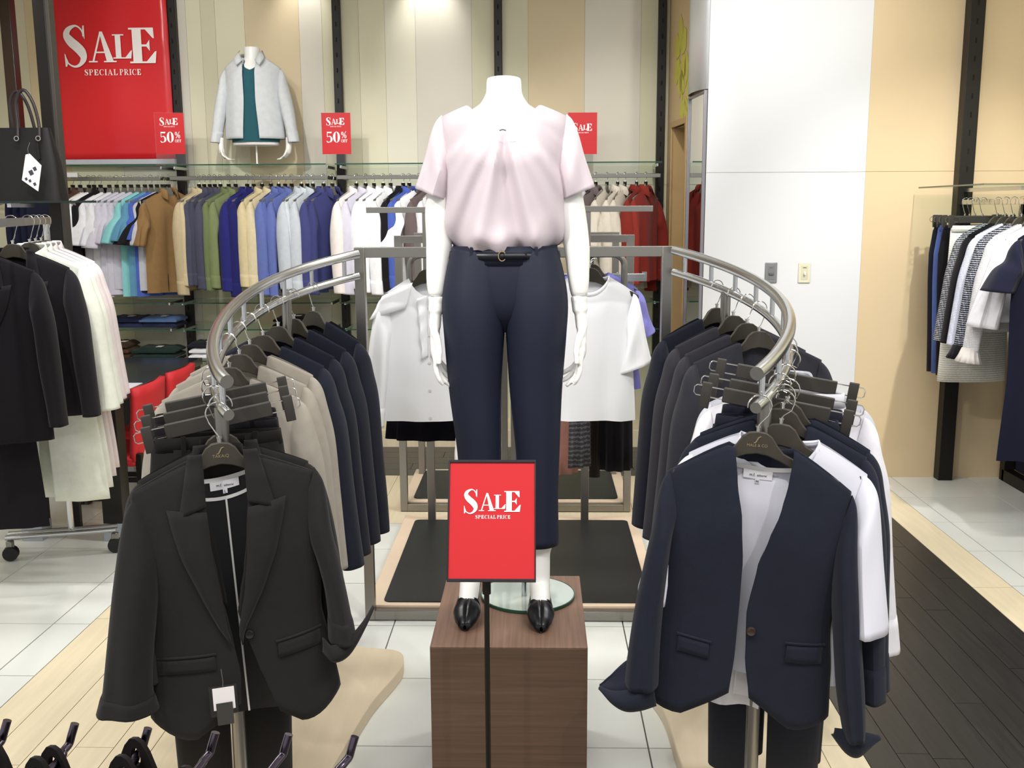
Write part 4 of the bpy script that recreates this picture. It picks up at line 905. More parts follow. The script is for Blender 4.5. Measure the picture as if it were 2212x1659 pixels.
# blouses on the face-out rail
hx1 = at(925, 585, FO); hp = Vector((hx1.x, FO, zr-.055)); wsilk = silk('f0f1f4')
hanger('wood', 'dark wooden hanger in the white ruffled blouse beside the mannequin hand', hp, .05, None, .055, .025, 1)
g, yf, _ = garment('white_blouse', 'white blouse with cascading ruffle hanging left of the mannequin', 'blouse', wsilk, hp, .05, None, 0, L=.6, ws=.175, nw=.075, nd=.07, D=THIN, W=[(0, .175), (.2, .185), (.5, .19), (1, .205)], rip=(.006, 30), sl='long', slen=.52, spread=.02, srad=.95, buttons=5, bcol=M('pearl_button', 'dcdad4', .3), seed=60)
def flounce(root, path, width, fold, amp, mat):
    """a ruffle: strip sewn along a path, its free edge swinging in folds"""
    P = smooth_path(path, 8); rows = []
    for i_, p_ in enumerate(P):
        u = i_/(len(P)-1); w_ = width(u); row = []
        for s_ in (0, .25, .5, .75, 1): row.append((p_.x+s_*w_[0]+amp*.5*s_*math.cos(fold*u), p_.y-.004-.01*s_-amp*s_*(1+math.sin(fold*u)), p_.z+s_*w_[1]))
        rows.append(row)
    MB().grid(rows).build('ruffle', mat, root, sol=.0012)
fp = lambda x, z: (x, yf(x, z), z)
flounce(g, [fp(-.06, -.05), (-.12, -.025, -.075), (-.175, -.02, -.1), (-.185, .0, -.115)], lambda u: (-.03-.015*u, -.1+.02*u), 9, .005, wsilk)
flounce(g, [fp(.06, -.05), (.12, -.025, -.075), (.175, -.02, -.1), (.185, .0, -.115)], lambda u: (.03+.015*u, -.1+.02*u), 9, .005, wsilk)
flounce(g, [fp(-.004, -.1), fp(-.004, -.2), fp(-.004, -.34)], lambda u: (-.042+.02*u, -.012), 23, .006, wsilk)
flounce(g, [fp(.004, -.1), fp(.004, -.2), fp(.004, -.34)], lambda u: (.042-.02*u, -.012), 21, .006, wsilk)
hx2 = at(1273, 570, FO); hp = Vector((hx2.x, FO-.02, zr-.05))
hanger('wood', 'dark wooden hanger in the white round-neck blouse behind the mannequin', hp, -.05, None, .05, .025, 1)
garment('white_blouse', 'white round-neck blouse with flared short sleeves hanging right of the mannequin', 'blouse', wsilk, hp, -.05, None, .0, L=.6, ws=.175, nw=.075, nd=.065, D=THIN, W=[(0, .175), (.2, .17), (.5, .172), (1, .185)], rip=(.009, 34), sl='short', sleeves=([((.171, -.095), (.14, -.22)), ((.188, -.12), (.143, -.25)), ((.203, -.18), (.145, -.28)), ((.22, -.27), (.138, -.34)), ((.243, -.365), (.112, -.42))],)*2, srad=1.1, collar='band', seed=61)
hp = Vector((hx2.x+.01, FO+.07, zr-.04)); hanger('wood', 'dark wooden hanger in the periwinkle top behind the white round-neck blouse', hp, -.05, None, .04, .025, 1)
garment('periwinkle_sweater', 'periwinkle knit top peeking out behind the white round-neck blouse', 'top', fab('7d7bc0'), hp, -.05, None, L=.5, ws=.185, nw=.07, D=THIN, sl='short', slen=.15, seed=62)
# skirts on the hang bar behind
SY = 4.3
for px, nm, lb, m, zb_, w, fl_ in ((925, 'black_skirt', 'black pleated skirt showing below the ruffled white blouse', woven('black_pleat', '0c0a12', '1c1b26', 30, 1, .5), 940, .13, 1.3), (1196, 'pink_skirt', 'dusty pink skirt hanging beside the mannequin trouser leg', fab('a9786c'), 1010, .09, 1.05), (1240, 'plaid_skirt', 'grey plaid skirt hanging between the pink and black skirts', woven('grey_plaid', '4c4b50', '77777c', 16, 16, .45), 996, .06, 1.15), (1330, 'black_skirt', 'plain black skirt under the hem of the round-neck white blouse', blackc, 1004, .062, 1.1)):
    p = at(px, 700, SY); zb2 = at(px, zb_, SY).z; top = hb1.z-.03
    hp = Vector((p.x, SY-.045-.012*(px % 3), top)); hanger('clip', 'dark clip hanger holding the '+' '.join(lb.split()[:3]), hp, 0, 'clip hangers on the hang bar', .03, .024, 1).scale = (w/.19,)*1+(1, 1)
    hung_skirt(nm, lb, m, hp, 0, 'skirts behind the white blouses', top-zb2-.05, w, fl_, seed=px)
p = at(1287, 700, SY+.08); g_ = thing('brown_scarf', 'narrow dark brown garment hanging between plaid and black skirts', 'garment', (p.x, SY+.06, hb1.z))
zb2 = at(1287, 1030, SY+.06).z-hb1.z
MB().loft([((0, 0, .012), .012, .02), ((0, 0, -.1), .022, .02), ((0, 0, zb2*.5), .026, .018), ((0, 0, zb2), .024, .016)], 14, True, lambda u, th: 1+.08*math.sin(3*th+6*u)).build('drape', fab('2c2521'), g_)
# ------------------------------------------------------------------ back wall fittings
RY_ = 6.75; zrail = at(700, 383, RY_).z; zsh = at(700, 353, RY_-.06).z
xs = [at(-160, 300, BACK-.03).x]+posts
bays = ['below the large sale banner', 'under the torso in the grey shirt', 'left of the mannequin', 'right of the mannequin']
for i in range(4):
    a, b = xs[i]+.03, xs[i+1]-.03; wh = bays[i]
    t = thing('hanging_rail', f'flat chrome hanging rail on the back wall {wh}', 'rail', ((a+b)/2, RY_, zrail), group='back wall rails')
    MB().span((a, RY_-.007, zrail-.014), (b, RY_+.007, zrail+.013)).build('rail_bar', chrome_dark, t, bev=.002, world=True)
    for x in (a+.012, b-.012):
        MB().span((x-.008, RY_+.007, zrail-.012), (x+.008, BACK-.04, zrail+.012)).build('bracket', chrome_dark, t, bev=.002, world=True)
    zz = [(zsh, 'upper')]+[(at(500, y, RY_).z, n) for y, n in ((652, 'third lowest'), (709, 'second lowest'), (776, 'lowest'))]
    for z, n in zz:
        t = thing('glass_shelf', f'{n} clear glass wall shelf {wh}', 'shelf', ((a+b)/2, 6.9, z-.008), group='glass wall shelves')
        MB().span((a, 6.69, z-.008), (b, 7.075, z)).build('pane', glass, t, smooth=False, world=True)
        MB().span((a, 6.687, z-.008), (b, 6.6899, z)).build('front_edge', glass_edge, t, smooth=False, world=True)
        for x in (a+.015, b-.015): MB().span((x-.006, 6.8, z-.028), (x+.006, BACK-.045, z-.008)).build('bracket', chrome, t, bev=.002, world=True)
C_ = {k: fab(v, 'shirt_'+k) for k, v in dict(dkbrown='33221f', brown='553a34', ivory='eee6e2', white='e6e6ec', white2='f2f2f6', black='1b181d', lilac='cfccdb', lilac2='c6c4d2', aqua='8accce', teal='5f93b3', blue='4d62b4', grey='b9bac2', tan='8a6c46', beige='b3a384', beige2='bcad8c', slate='454658', slate2='3f4050', green='66724c', green2='747f58', royal='2a2a70', royal2='242462', cream='cfc09a', cream2='d3c6a4', peri='6270ae', peri2='5967a6', pale='c3cad2', pale2='cdd4da', denim='43477a', denim2='3d4172', mauve='6c5f60', oat='c9c1b2', oat2='d0c8ba', red='7c2a22', red2='852e26', dknavy='1d1f33').items()}
CN = dict(dkbrown='dark brown', brown='brown', ivory='ivory', white='white', white2='bright white', black='black', lilac='pale lilac', lilac2='greyish lilac', aqua='aqua', teal='teal blue', blue='blue', grey='light grey', tan='tan brown', beige='beige', beige2='beige', slate='slate navy', slate2='slate navy', green='olive green', green2='moss green', royal='royal navy', royal2='royal navy', cream='cream', cream2='cream', peri='periwinkle blue', peri2='periwinkle blue', pale='pale grey-blue', pale2='pale grey-blue', denim='denim navy', denim2='denim navy', mauve='dark mauve', oat='oatmeal', oat2='oatmeal', red='brick red', red2='brick red', dknavy='dark navy')
B1 = [(157, 'dkbrown', 'L'), (173, 'brown', 'L'), (192, 'ivory', 'S'), (203, 'white2', 'F'), (217, 'black', 'L'), (236, 'white', 'T'), (252, 'white', 'T'), (268, 'lilac', 'T'), (283, 'lilac', 'T'), (298, 'lilac2', 'T'), (313, 'aqua', 'T'), (326, 'teal', 'T'), (339, 'blue', 'T'), (351, 'grey', 'T'), (355, 'black', 'T'), (364, 'tan', 'T')]
B2 = [(430, 'beige', 'L'), (441, 'beige2', 'L'), (453, 'slate', 'L'), (464, 'slate2', 'L'), (476, 'slate', 'L'), (494, 'green', 'L'), (509, 'green2', 'L'), (534, 'royal', 'L'), (548, 'royal2', 'L'), (566, 'cream', 'L'), (585, 'cream2', 'L'), (602, 'peri', 'L'), (616, 'peri2', 'L'), (630, 'peri', 'L'), (651, 'pale', 'L'), (664, 'pale2', 'L'), (676, 'pale', 'L'), (699, 'denim', 'L'), (718, 'denim2', 'L')]
B3 = [(770, 'ivory', 'L'), (790, 'lilac', 'L'), (808, 'white2', 'L'), (828, 'white2', 'L'), (844, 'white2', 'L'), (871, 'black', 'L'), (884, 'blue', 'L'), (905, 'white2', 'T'), (925, 'mauve', 'L'), (950, 'white', 'L')]
B4 = [(1266, 'white', 'T'), (1287, 'mauve', 'L'), (1311, 'oat', 'T'), (1334, 'oat2', 'L'), (1350, 'oat', 'L'), (1375, 'red', 'L'), (1395, 'red2', 'L')]
DW = [(0, .014), (.05, .022), (.2, .036), (.6, .04), (1, .045)]
hz = at(500, 400, RY_).z
for bi, B in enumerate((B1, B2, B3, B4)):
    wh = ('below the large banner', 'below the grey-shirted torso', 'left of the mannequin', 'right of the mannequin')[bi]
    for i, (px, c, kd) in enumerate(B):
        x = at(px, 400, RY_).x; hp = Vector((x, RY_, hz)); rz = math.radians(58+random.uniform(-5, 5)-(10 if kd == 'T' else 0)) if bi < 3 else math.radians(62+random.uniform(-4, 4))
        kn = dict(L='long-sleeved shirt', T='short-sleeved tee', S='sleeveless top', F='flared-sleeve blouse')[kd]
        hanger('slim', f'slim grey hanger, {ORD[i]} from left on rail {wh}', hp, rz, 'slim hangers on the back wall', zrail-hz+.006, .016, 1)
        lg = dict(L=.66, T=.7, S=.5, F=.52)[kd]+random.uniform(-.03, .03)
        nm = dict(L='long_sleeved_shirt', T='short_sleeved_tee', S='sleeveless_top', F='flared_blouse')[kd]
        garment(nm, f'{CN[c]} {kn}, {ORD[i]} from left on back rail {wh}', 'shirt' if kd in 'L' else 'top', C_[c], hp, rz, 'tops on the back wall rails', L=lg, ws=.185, nw=.055, zn=-.04, nd=.03, D=DW, W=[(0, .185), (.25, .19), (1, .2)], rip=(.013, 44), swf=random.uniform(.62, .85),
                sl=dict(L='long', T='short', S=None, F='short')[kd], slen=dict(L=.58, T=.27, S=0, F=.4)[kd]+random.uniform(-.04, .04), spread=dict(L=.0, T=.07, S=0, F=.03)[kd]*random.uniform(.4, 1.3), srad=.9, collar='shirt' if (kd == 'L' or c == 'tan') else None, seed=bi*40+i)
# folded stacks on the lower shelves
def folded(name, label, p, w, d, mats, n, tagc=True, th=.036, rz=0.):
    for k in range(n):
        m = mats[k % len(mats)]; wd2 = w*random.uniform(.94, 1.03); dd = d*random.uniform(.94, 1.02)
        lb = label if n == 1 else f'{label}, {("bottom", "second", "third", "top")[k if k < n-1 else 3]} of the pile'
        o = thing(name, lb, 'garment', (p[0]+random.uniform(-.006, .006), p[1], p[2]+k*th), rz, 'folded clothes on the wall shelves')
        rows = []
        for i in range(13):
            u = i/12*2-1; row = []
            for j in range(9):
                v = j/8*2-1; e = max(abs(u)**6, abs(v)**6); row.append((u*wd2/2, v*dd/2, th*(1-.55*e)+.0025*math.sin(9*u+k)+.002*math.sin(7*v+2*k)))
            rows.append(row)
        mb = MB().grid(rows); mb.grid([[(u*wd2/2*.99, v*dd/2*.99, .001) for v in [j/4-1 for j in range(9)]] for u in [i/6-1 for i in range(13)]])
        edge = [(-1+2*i/12, -1) for i in range(13)]+[(1, -1+2*j/8) for j in range(1, 9)]+[(1-2*i/12, 1) for i in range(1, 13)]+[(-1, 1-2*j/8) for j in range(1, 8)]
        mb.grid([[(u*wd2/2, v*dd/2, th*.45+.0025*math.sin(9*u+k)+.002*math.sin(7*v+2*k)) for u, v in edge], [(u*wd2/2*1.01, v*dd/2*1.01, th*.25) for u, v in edge], [(u*wd2/2*.99, v*dd/2*.99, .001) for u, v in edge]], True)
        mb.build('folded_cloth', m, o)
        if tagc and k == n-1: MB().span((.01, -dd*.35, th+.002), (.05, -dd*.1, th+.004)).build('paper_tag', white_m, o, smooth=False)
s2, s3 = zz[2][0], zz[3][0]
for px, y, z, nm, lb, ms, n, w in ((282, 708, s2, 'folded_jeans', 'folded dark indigo jeans on the second lowest glass shelf', [fab('2a3252', 'indigo'), fab('232a49', 'indigo2')], 2, .26), (352, 708, s2, 'folded_jeans', 'folded light blue jeans on the second lowest glass shelf', [fab('252a48', 'indigo3'), fab('5d78a8', 'light_denim')], 2, .25),
        (268, 773, s3, 'folded_sweater', 'folded rust brown sweater on the lowest glass shelf', [fab('4f3a2b', 'rust'), fab('5c4330', 'rust2')], 3, .15), (345, 773, s3, 'folded_sweater', 'folded dark green sweater on the lowest glass shelf', [fab('22332f', 'bottle_green')], 2, .3),
        (452, 776, s3, 'folded_shirt', 'folded shirt on the lowest glass shelf beside the black post', [fab('e6e6ea', 'fold_white'), fab('e6e6ea', 'fold_white'), fab('23232c', 'fold_black')], 3, .22), (560, 776, s3, 'folded_shirt', 'folded black shirt on lowest shelf behind the left curved rack', [blackc], 2, .26), (640, 709, s2, 'folded_shirt', 'folded dark shirt on second lowest shelf behind left curved rack', [blackc], 2, .26)):
    folded(nm, lb, (at(px, y, 6.9).x, 6.91, z), w, .24, ms, n)
# sale banner and small signs
t0, t1 = at(131, 345, 7.03), at(380, 345, 7.03); cx = (t0.x+t1.x)/2; w = t1.x-t0.x; zb = t0.z
bn = thing('sale_banner', 'large red sale special price banner on the back wall', 'banner', (cx, 7.03, zb))
zsz = 1.2; rows = []
for j in range(25): rows.append([(-w/2+w*i/16, -.004+.004*math.sin(i*.9+j*.5)*math.sin(j*.7) if j > 14 else .002*math.sin(i*.7), zsz*j/24) for i in range(17)])
MB().grid(rows).build('banner_sheet', M('red_banner_vinyl', 'd3222a', .28, spec=.5), bn, sol=.002)
MB().span((-w/2-.004, -.018, -.035), (w/2+.004, .006, .0)).build('bottom_rail', M('banner_rail', 'b9bcc4', .4), bn, bev=.004)
lt = MB(); sale(lt, lambda x, y: (x, -.012, y), -.398*w, at(200, 146, 7.03).z-zb, .345*w); lt.build('lettering', white_m, bn, smooth=False)
for px, kind, nm in ((370, 50, 'small red fifty percent sale sign beside the large banner'), (728, 50, 'small red fifty percent sale sign on the shelf by the middle post'), (1258, 0, 'small red sale sign on the shelf beside the mannequin shoulder')):
    p = at(px, 333, 6.8); ww = .19; hh_ = .265
    sg = thing('sale_sign', nm, 'sign', (p.x, 6.8, zsh), .04, group='small sale signs on the upper shelf')
    bz_ = p.z-zsh
    MB().span((-ww/2, -.001, bz_), (ww/2, .001, bz_+hh_)).build('poster', red_m, sg, smooth=False)
    MB().span((-ww/2-.006, .0012, 0.001), (ww/2+.006, .004, bz_+hh_+.004)).build('acrylic_back', acrylic, sg, smooth=False); MB().span((-ww/2-.006, -.035, .0005), (ww/2+.006, .035, .004)).build('acrylic_foot', acrylic, sg, smooth=False)
    lt = MB(); pf = lambda x, y: (x, -.0022, bz_+hh_*.5+y)
    (sale50(lt, pf, ww) if kind else sale(lt, pf, -.34*ww, .06*ww, .29*ww)); tag(lt.build('lettering', white_m, sg, smooth=False), kind='stuff')
# torso form in an open shirt
TYp = 6.87; tc_ = at(553, 300, TYp); tz = zsh
tf = thing('torso_form', 'white half torso form wearing open grey shirt over teal tee', 'mannequin', (tc_.x, TYp, tz))
zt = at(550, 103, TYp).z-tz; zn_ = at(550, 131, TYp).z-tz; zh = at(550, 308, TYp).z-tz
b = MB(); b.loft([((0, 0, zt), .052, .05), ((0, 0, zt-.06), .05, .05), ((0, 0, zt-.1), .075, .06), ((0, 0, zt-.13), .14, .07), ((0, 0, zt-.2), .175, .09), ((0, 0, zh+.2), .15, .085), ((0, 0, zh-.015), .15, .085)], 24)
b.build('torso', mann_m, tf)
MB().tube([(0, 0, .004), (0, 0, zh)], .006, 8).build('stand_rod', mann_m, tf); MB().lathe([(.0001, 0), (.06, 0), (.06, .006), (.0001, .006)], 20).build('stand_foot', mann_m, tf)
def adopt(g, root, off, pre):
    for ch in list(g.children):
        ch.parent = root; ch.location = off; ch.name = pre+'_'+ch.name.split('.')[0]
    bpy.data.objects.remove(g)
zo = zn_+.05
g, _, _ = garment('tee', 'x', 'x', fab('2c5a64', 'teal_tee'), (0, 0, zo), 0, L=zo-zh, ws=.17, nw=.066, zn=-.03, drop=.065, nd=.035, D=[(0, .05), (.2, .1), (1, .1)], W=[(0, .17), (.3, .165), (1, .16)], rip=(.002, 20), sl=None); adopt(g, tf, (0, 0, zo), 'tee')
os_ = [(0, .065), (.15, .04), (.5, .038), (1, .055)]
g, _, _ = garment('shirt', 'x', 'x', fab('ccd0d4', 'heather_grey'), (0, 0, zo), 0, L=zo-zh-.02, ws=.185, nw=.075, zn=-.03, drop=.07, nd=.06, D=[(0, .06), (.2, .115), (1, .115)], W=[(0, .185), (.3, .185), (1, .2)], open_=(os_, os_), rip=(.005, 30), collar='shirt', cry=.075,
    sl='long', slen=zo-zh-.1, spread=.045, srad=1.05, seed=3); adopt(g, tf, (0, 0, zo), 'shirt')
for sg in (-1, 1):
    MB().grid([[(sg*.074, -.02, zo+.012), (sg*.066, -.075, zo-.012), (sg*.04, -.098, zo-.06)], [(sg*.092, -.035, zo-.025), (sg*.1, -.092, zo-.05), (sg*.075, -.118, zo-.095)]]).build('shirt_collar_point', fab('ccd0d4', 'heather_grey'), tf, sol=.003)
MB().loft([((0, 0, zh+.004), .152, .09), ((0, 0, zh-.02), .15, .088)], 24, False).build('white_underhem', white_m, tf, sol=.003)
for s in (-1, 1):
    h = MB(); x0 = s*.226
    h.tube(smooth_path([(x0, -.03, zh+.03), (x0, -.034, zh-.03), (x0-s*.008, -.04, zh-.07), (x0-s*.03, -.05, zh-.1)], 4), [(.02, .022)]*4+[(.02, .026)]*5+[(.012, .024)]*4, 12)
    for k, dy in enumerate((-.018, -.006, .006, .018)): h.tube([(x0-s*.025, -.048+dy, zh-.09), (x0-s*.055, -.05+dy, zh-.112), (x0-s*.075-s*.003*k, -.048+dy, zh-.112)], [.007, .0065, .0045], 7)
    h.tube([(x0-s*.005, -.06, zh-.05), (x0-s*.02, -.075, zh-.085), (x0-s*.035, -.075, zh-.1)], [.009, .008, .005], 7)
    hd = h.build('hand', mann_m, tf); remesh(hd, .004, 3)
# court shoe on the plinth at the right
q = at(1398, 903, 6.86); sh = thing('court_shoe', 'black heeled shoe with beige insole standing by the back wall', 'shoe', (q.x, 6.86, .12), .15)
rows = []; rows2 = []
for i in range(15):
    u = i/14; y = -.11+.22*u; wv = interp([(0, .01), (.2, .035), (.5, .038), (.8, .03), (1, .012)], u); zb_ = .002+.06*max(0, u-.35)
    rows.append([(wv*math.sin(a), y, zb_+.05*(1-math.cos(a))/2*(1.2 if u > .7 else 1)) for a in [math.radians(-(170 if u < .3 else 112)+(340 if u < .3 else 224)*k/14) for k in range(15)]])
    rows2.append([(wv*.9*s, y, zb_+.012) for s in (-1, 0, 1)])
MB().grid(rows).build('upper', black_leather, sh, sol=.002); MB().grid(rows2).build('insole', M('beige_insole', 'c8a987', .6), sh); MB().box((0, .085, .018), (.03, .03, .036)).build('heel', black_leather, sh, bev=.003)
# ------------------------------------------------------------------ left side: rolling rack, table, chairs, handbag
ra, rb = Vector((-1.90, 3.45, 1.545)), Vector((at(108, 476, 4.62).x, 4.62, at(108, 476, 4.62).z)); ra.z = rb.z
rk = thing('rolling_rack', 'chrome rolling clothes rack with black and white coats at left edge', 'clothes rack', (rb.x, rb.y, 0)); dr = (rb-ra).normalized()
MB().bar(ra-dr*1.4, rb, .012, .032).build('hanging_bar', chrome, rk, bev=.001, world=True)
bq = Vector((rb.x, rb.y, 0))-dr*.1
for e in (bq, Vector((ra.x, ra.y, 0))-dr*1.35):
    MB().tube([(e.x, e.y, .13), (e.x, e.y, rb.z-.015)], .014, 12).build('upright', chrome, rk, world=True)
    sdv = Vector((dr.y, -dr.x, 0))
    for off_ in (-.03, .03): MB().tube([Vector((e.x, e.y, .12))-sdv*.28+dr*off_, Vector((e.x, e.y, .12))+sdv*.2+dr*off_], .012, 10).build('foot_bar', chrome, rk, world=True)
    for q_ in (-.27, .19):
        c = Vector((e.x, e.y, .0))+sdv*q_
        for dd_ in (-.014, .014):
            w_ = MB(); cc = c+dr*dd_+Vector((0, 0, .036))
            w_.grid([[cc+dr*o+sdv*(r_*math.cos(2*math.pi*k/16))+Vector((0, 0, r_*math.sin(2*math.pi*k/16))) for k in range(16)] for r_, o in ((.001, -.008), (.033, -.008), (.035, 0), (.033, .008), (.001, .008))], True); w_.build('caster_wheel', M('black_rubber', '151515', .5), rk, world=True)
        MB().box(c+Vector((0, 0, .075)), (.03, .03, .045)).build('caster_fork', chrome_dark, rk, bev=.006, world=True)
cw = [(.36, 'black_jacket', 'black jacket cut off by the left edge on the rolling rack', 'jacket', blackc, .76, 'lap'), (.56, 'black_jacket', 'black notched jacket with green tag string on the rolling rack', 'jacket', fab('1e1c20', 'black2'), .7, 'lap'), (.74, 'white_coat', 'off-white long coat, nearer of two on the rolling rack', 'coat', fab('e3e6da', 'chalk'), 1.1, None), (.86, 'white_coat', 'off-white long coat, farther of two on the rolling rack', 'coat', fab('e6e8de', 'chalk2'), 1.08, None), (.98, 'pink_coat', 'pale pink long coat, nearer of two on the rolling rack', 'coat', fab('dfd3d3', 'blush'), 1.06, None), (1.1, 'pink_coat', 'pale pink long coat at the far end of the rolling rack', 'coat', fab('e0d4d5', 'blush2'), 1.05, None)]
for i, (d, nm, lb, ct, m, L_, lp) in enumerate(cw):
    p = ra+dr*d; hp = p-Vector((.13 if i == 0 else .03 if i == 1 else 0, 0, .085)); rz = rz_of(dr)+.03-(.25 if i > 1 else .1)
    hanger('wood', f'dark wooden hanger on the rolling rack, {ORD[i]} from the left edge', hp, rz, 'hangers on the rolling rack', .085, .026, 1)
    op = [(0, .055), (.25, .045), (.5, .012), (1, .03)]
    garment(nm, lb, ct, m, hp, rz, 'coats on the rolling rack', 0, L=L_, ws=.205, nw=.062, D=THIN if i else STD_D, open_=(op, op), lapel=(-.16, -.45, .07) if lp else None, collar=None if lp else 'shirt', rip=(.007, 26), W=[(0, .205), (.2, .215), (.5, .21), (1, .25 if not lp else .225)], seed=70+i, slen=.6, spread=.06 if i > 1 else .02, srad=1.05, cuff=False)
hp = ra+dr*.5-Vector((0, 0, .085)); p_ = hp-Vector((.0, .04, .3))
tgo = thing('price_tag', 'green and white swing tag on the black jacket sleeve', 'tag', at(72, 720, ra.y+dr.y*.62-.1), .2)
MB().span((-.011, -.001, -.055), (.011, .001, 0)).build('white_card', white_m, tgo, smooth=False); MB().span((-.011, -.001, 0), (.011, .001, .055)).build('green_card', M('lime_card', '9cc46a', .5), tgo, smooth=False); MB().tube([(0, 0, .055), (.01, .01, .1), (.012, .03, .13)], .0007, 5).build('string', M('tag_string', '777777', .6), tgo)
hd_ = thing('black_dress', 'long black dress hanging low at the left edge of the rolling rack', 'dress', ra+dr*.45-Vector((.17, 0, .6)), .1)
MB().loft([((0, 0, 0), .17, .03), ((0, 0, -.25), .18, .035), ((0, 0, -.62), .2, .04)], 40, True, lambda u, th: 1+.06*u*math.sin(9*th)).build('skirt', blackc, hd_)
# dark hanging row under the bag shelf
for i, px in enumerate((52, 68, 84, 98)):
    p = at(px, 440, 5.8); garment('dark_trousers_coat', f'dark navy garment under the handbag shelf, {ORD[i]} from the left', 'garment', C_['dknavy'], (p.x, 5.8, p.z+.1), math.radians(64), 'dark garments under the handbag shelf', L=.75, ws=.12, drop=.04, nw=.05, D=THIN, sl=None, seed=90+i)
t = thing('hanging_rail', 'short rail carrying dark navy garments under the handbag shelf', 'rail', (at(88, 400, 5.8).x, 5.8, at(88, 440, 5.8).z+.16)); MB().span((-.22, -.008, -.012), (.22, .008, .012)).build('rail_bar', wire, t)
for i, px in enumerate((52, 68, 84, 98)):
    p = at(px, 440, 5.8); hanger('slim', f'slim hanger of dark garment under the handbag shelf, {ORD[i]} from left', (p.x, 5.8, p.z+.1), math.radians(58), 'hangers under the handbag shelf', .06, .016, 1)
# table
TX1 = -2.03; tb = thing('black_table', 'glossy black counter table behind the rolling rack', 'table', (-2.3, 5.36, 0)); gl = M('glossy_black_top', '2b2c33', .12, spec=.6)
MB().span((-2.56, 4.72, .69), (TX1, 6.0, .73)).build('table_top', gl, tb, bev=.002, world=True)
for x, y in ((TX1-.06, 4.78), (-2.5, 4.78), (TX1-.06, 5.94), (-2.5, 5.94)):
    MB().span((x-.05, y-.05, .09), (x+.05, y+.05, .69)).build('leg', black_metal, tb, bev=.002, world=True); MB().span((x-.052, y-.052, 0), (x+.052, y+.052, .09)).build('leg_base', M('pale_steel_base', 'a9b0b8', .35, metal=.4), tb, bev=.002, world=True)
MB().span((-2.46, 4.8, .6), (TX1-.02, 4.82, .69)).build('apron', black_metal, tb, world=True)
pp = thing('paper_sheet', 'white paper sheets lying on the glossy black table', 'paper', (-2.2, 4.95, .7305)); MB().span((-.16, -.14, 0), (.16, .14, .002)).build('sheet', M('paper_white', 'dcd9e4', .6), pp, smooth=False)
# red chairs
redc = M('red_upholstery', 'cf2a31', .6, bump=.15, bscale=300)
for i, (y0, lb) in enumerate(((5.1, 'red upholstered chair with black legs, nearer of the two at the table'), (5.58, 'red upholstered chair with black legs, farther of the two at the table'))):
    ch = thing('red_chair', lb, 'chair', (-2.165, y0, 0), group='red chairs at the table')
    rows = []; rows_b = []
    for j in range(9):
        z = .36+.375*j/8; rows.append([(.15+.03*j/8-.03*math.cos((k/8-.5)*math.pi)*-1-.03, -.2+.4*k/8, z+.012*(k/8-.5)*0) for k in range(9)])
    MB().grid(rows).build('backrest', redc, ch, sol=.03)
    MB().span((-.22, -.2, .33), (.14, .2, .39)).build('seat', redc, ch, bev=.02)
    for x, y in ((-.19, -.18), (-.19, .18), (.15, -.18), (.15, .18)): MB().span((x-.016, y-.016, 0), (x+.016, y+.016, .33 if x < 0 else .4)).build('leg', black_metal, ch, bev=.003)
    for y in (-.18, .18): MB().span((-.19, y-.01, .15), (.15, y+.01, .175)).build('stretcher', black_metal, ch, bev=.002)
# handbag on its glass shelf
zs2 = at(100, 434, 4.95).z; xr = at(214, 434, 4.95).x
gs = thing('glass_shelf', 'glass shelf under the black handbag at upper left', 'shelf', (xr-.5, 5.1, zs2-.01))
MB().span((xr-1.3, 4.92, zs2-.01), (xr, 5.22, zs2)).build('pane', glass, gs, smooth=False, world=True); MB().span((xr-1.3, 4.917, zs2-.01), (xr, 4.9199, zs2)).build('front_edge', M('dark_glass_edge', '15211e', .15), gs, smooth=False, world=True); MB().span((-2.62, 5.0, zs2-.03), (-2.6, 5.24, zs2-.011)).build('bracket', chrome, gs, world=True)
bgm = M('black_bag_leather', '181617', .55, spec=.35, bump=.2, bscale=350); bR = at(133, 425, 5.02).x
bg = thing('handbag', 'large black tote handbag with two rolled handles on glass shelf', 'handbag', (bR-.2, 5.06, zs2))
zt_ = at(60, 275, 5.02).z-zs2
MB().loft([((0, 0, 0), .2, .07), ((0, 0, zt_*.5), .185, .055), ((0, 0, zt_), .15, .02)], 32, True, power=5).build('bag_body', bgm, bg)
for y, x0 in ((-.055, .065), (.03, .01)):
    hd2 = MB().tube(smooth_path([(x0-.052, y*.95, zt_-.05), (x0-.055, y*.7, zt_+.02), (x0-.058, y*.6, zt_+.11), (x0-.035, y*.55, zt_+.168), (x0-.005, y*.55, zt_+.172), (x0+.03, y*.6, zt_+.11), (x0+.05, y*.7, zt_+.02), (x0+.055, y*.95, zt_-.05)], 6), .008, 10).build('handle', M('bag_handle_leather', '2b2328', .4), bg)
    if y < 0:
        for x in (-.052, .055): MB().tube([(x+x0+.011*math.cos(a), y-.012, zt_-.055+.011*math.sin(a)) for a in [2*math.pi*k/12 for k in range(12)]], .0025, 6, closed=True).build('metal_ring', wire, hd2)
MB().prism([(.1, zt_-.06), (.115, zt_-.06), (.12, zt_-.15), (.108, zt_-.16)], lambda p: (p[0], -.062, p[1]), lambda p: (p[0], -.056, p[1])).build('strap_tab', bgm, bg)
kt = thing('swing_tag', 'white diamond swing tag with dark icons on the handbag', 'tag', at(66, 335, 4.9), -.05)
kp = lambda px, py: ((px-66)*.00225, (335-py)*.00225)
MB().prism([kp(55, 334), kp(64, 332), kp(88, 357), kp(76, 411), kp(42, 387)], lambda p: (p[0], 0, p[1]), lambda p: (p[0], .002, p[1])).build('card', white_m, kt, smooth=False)
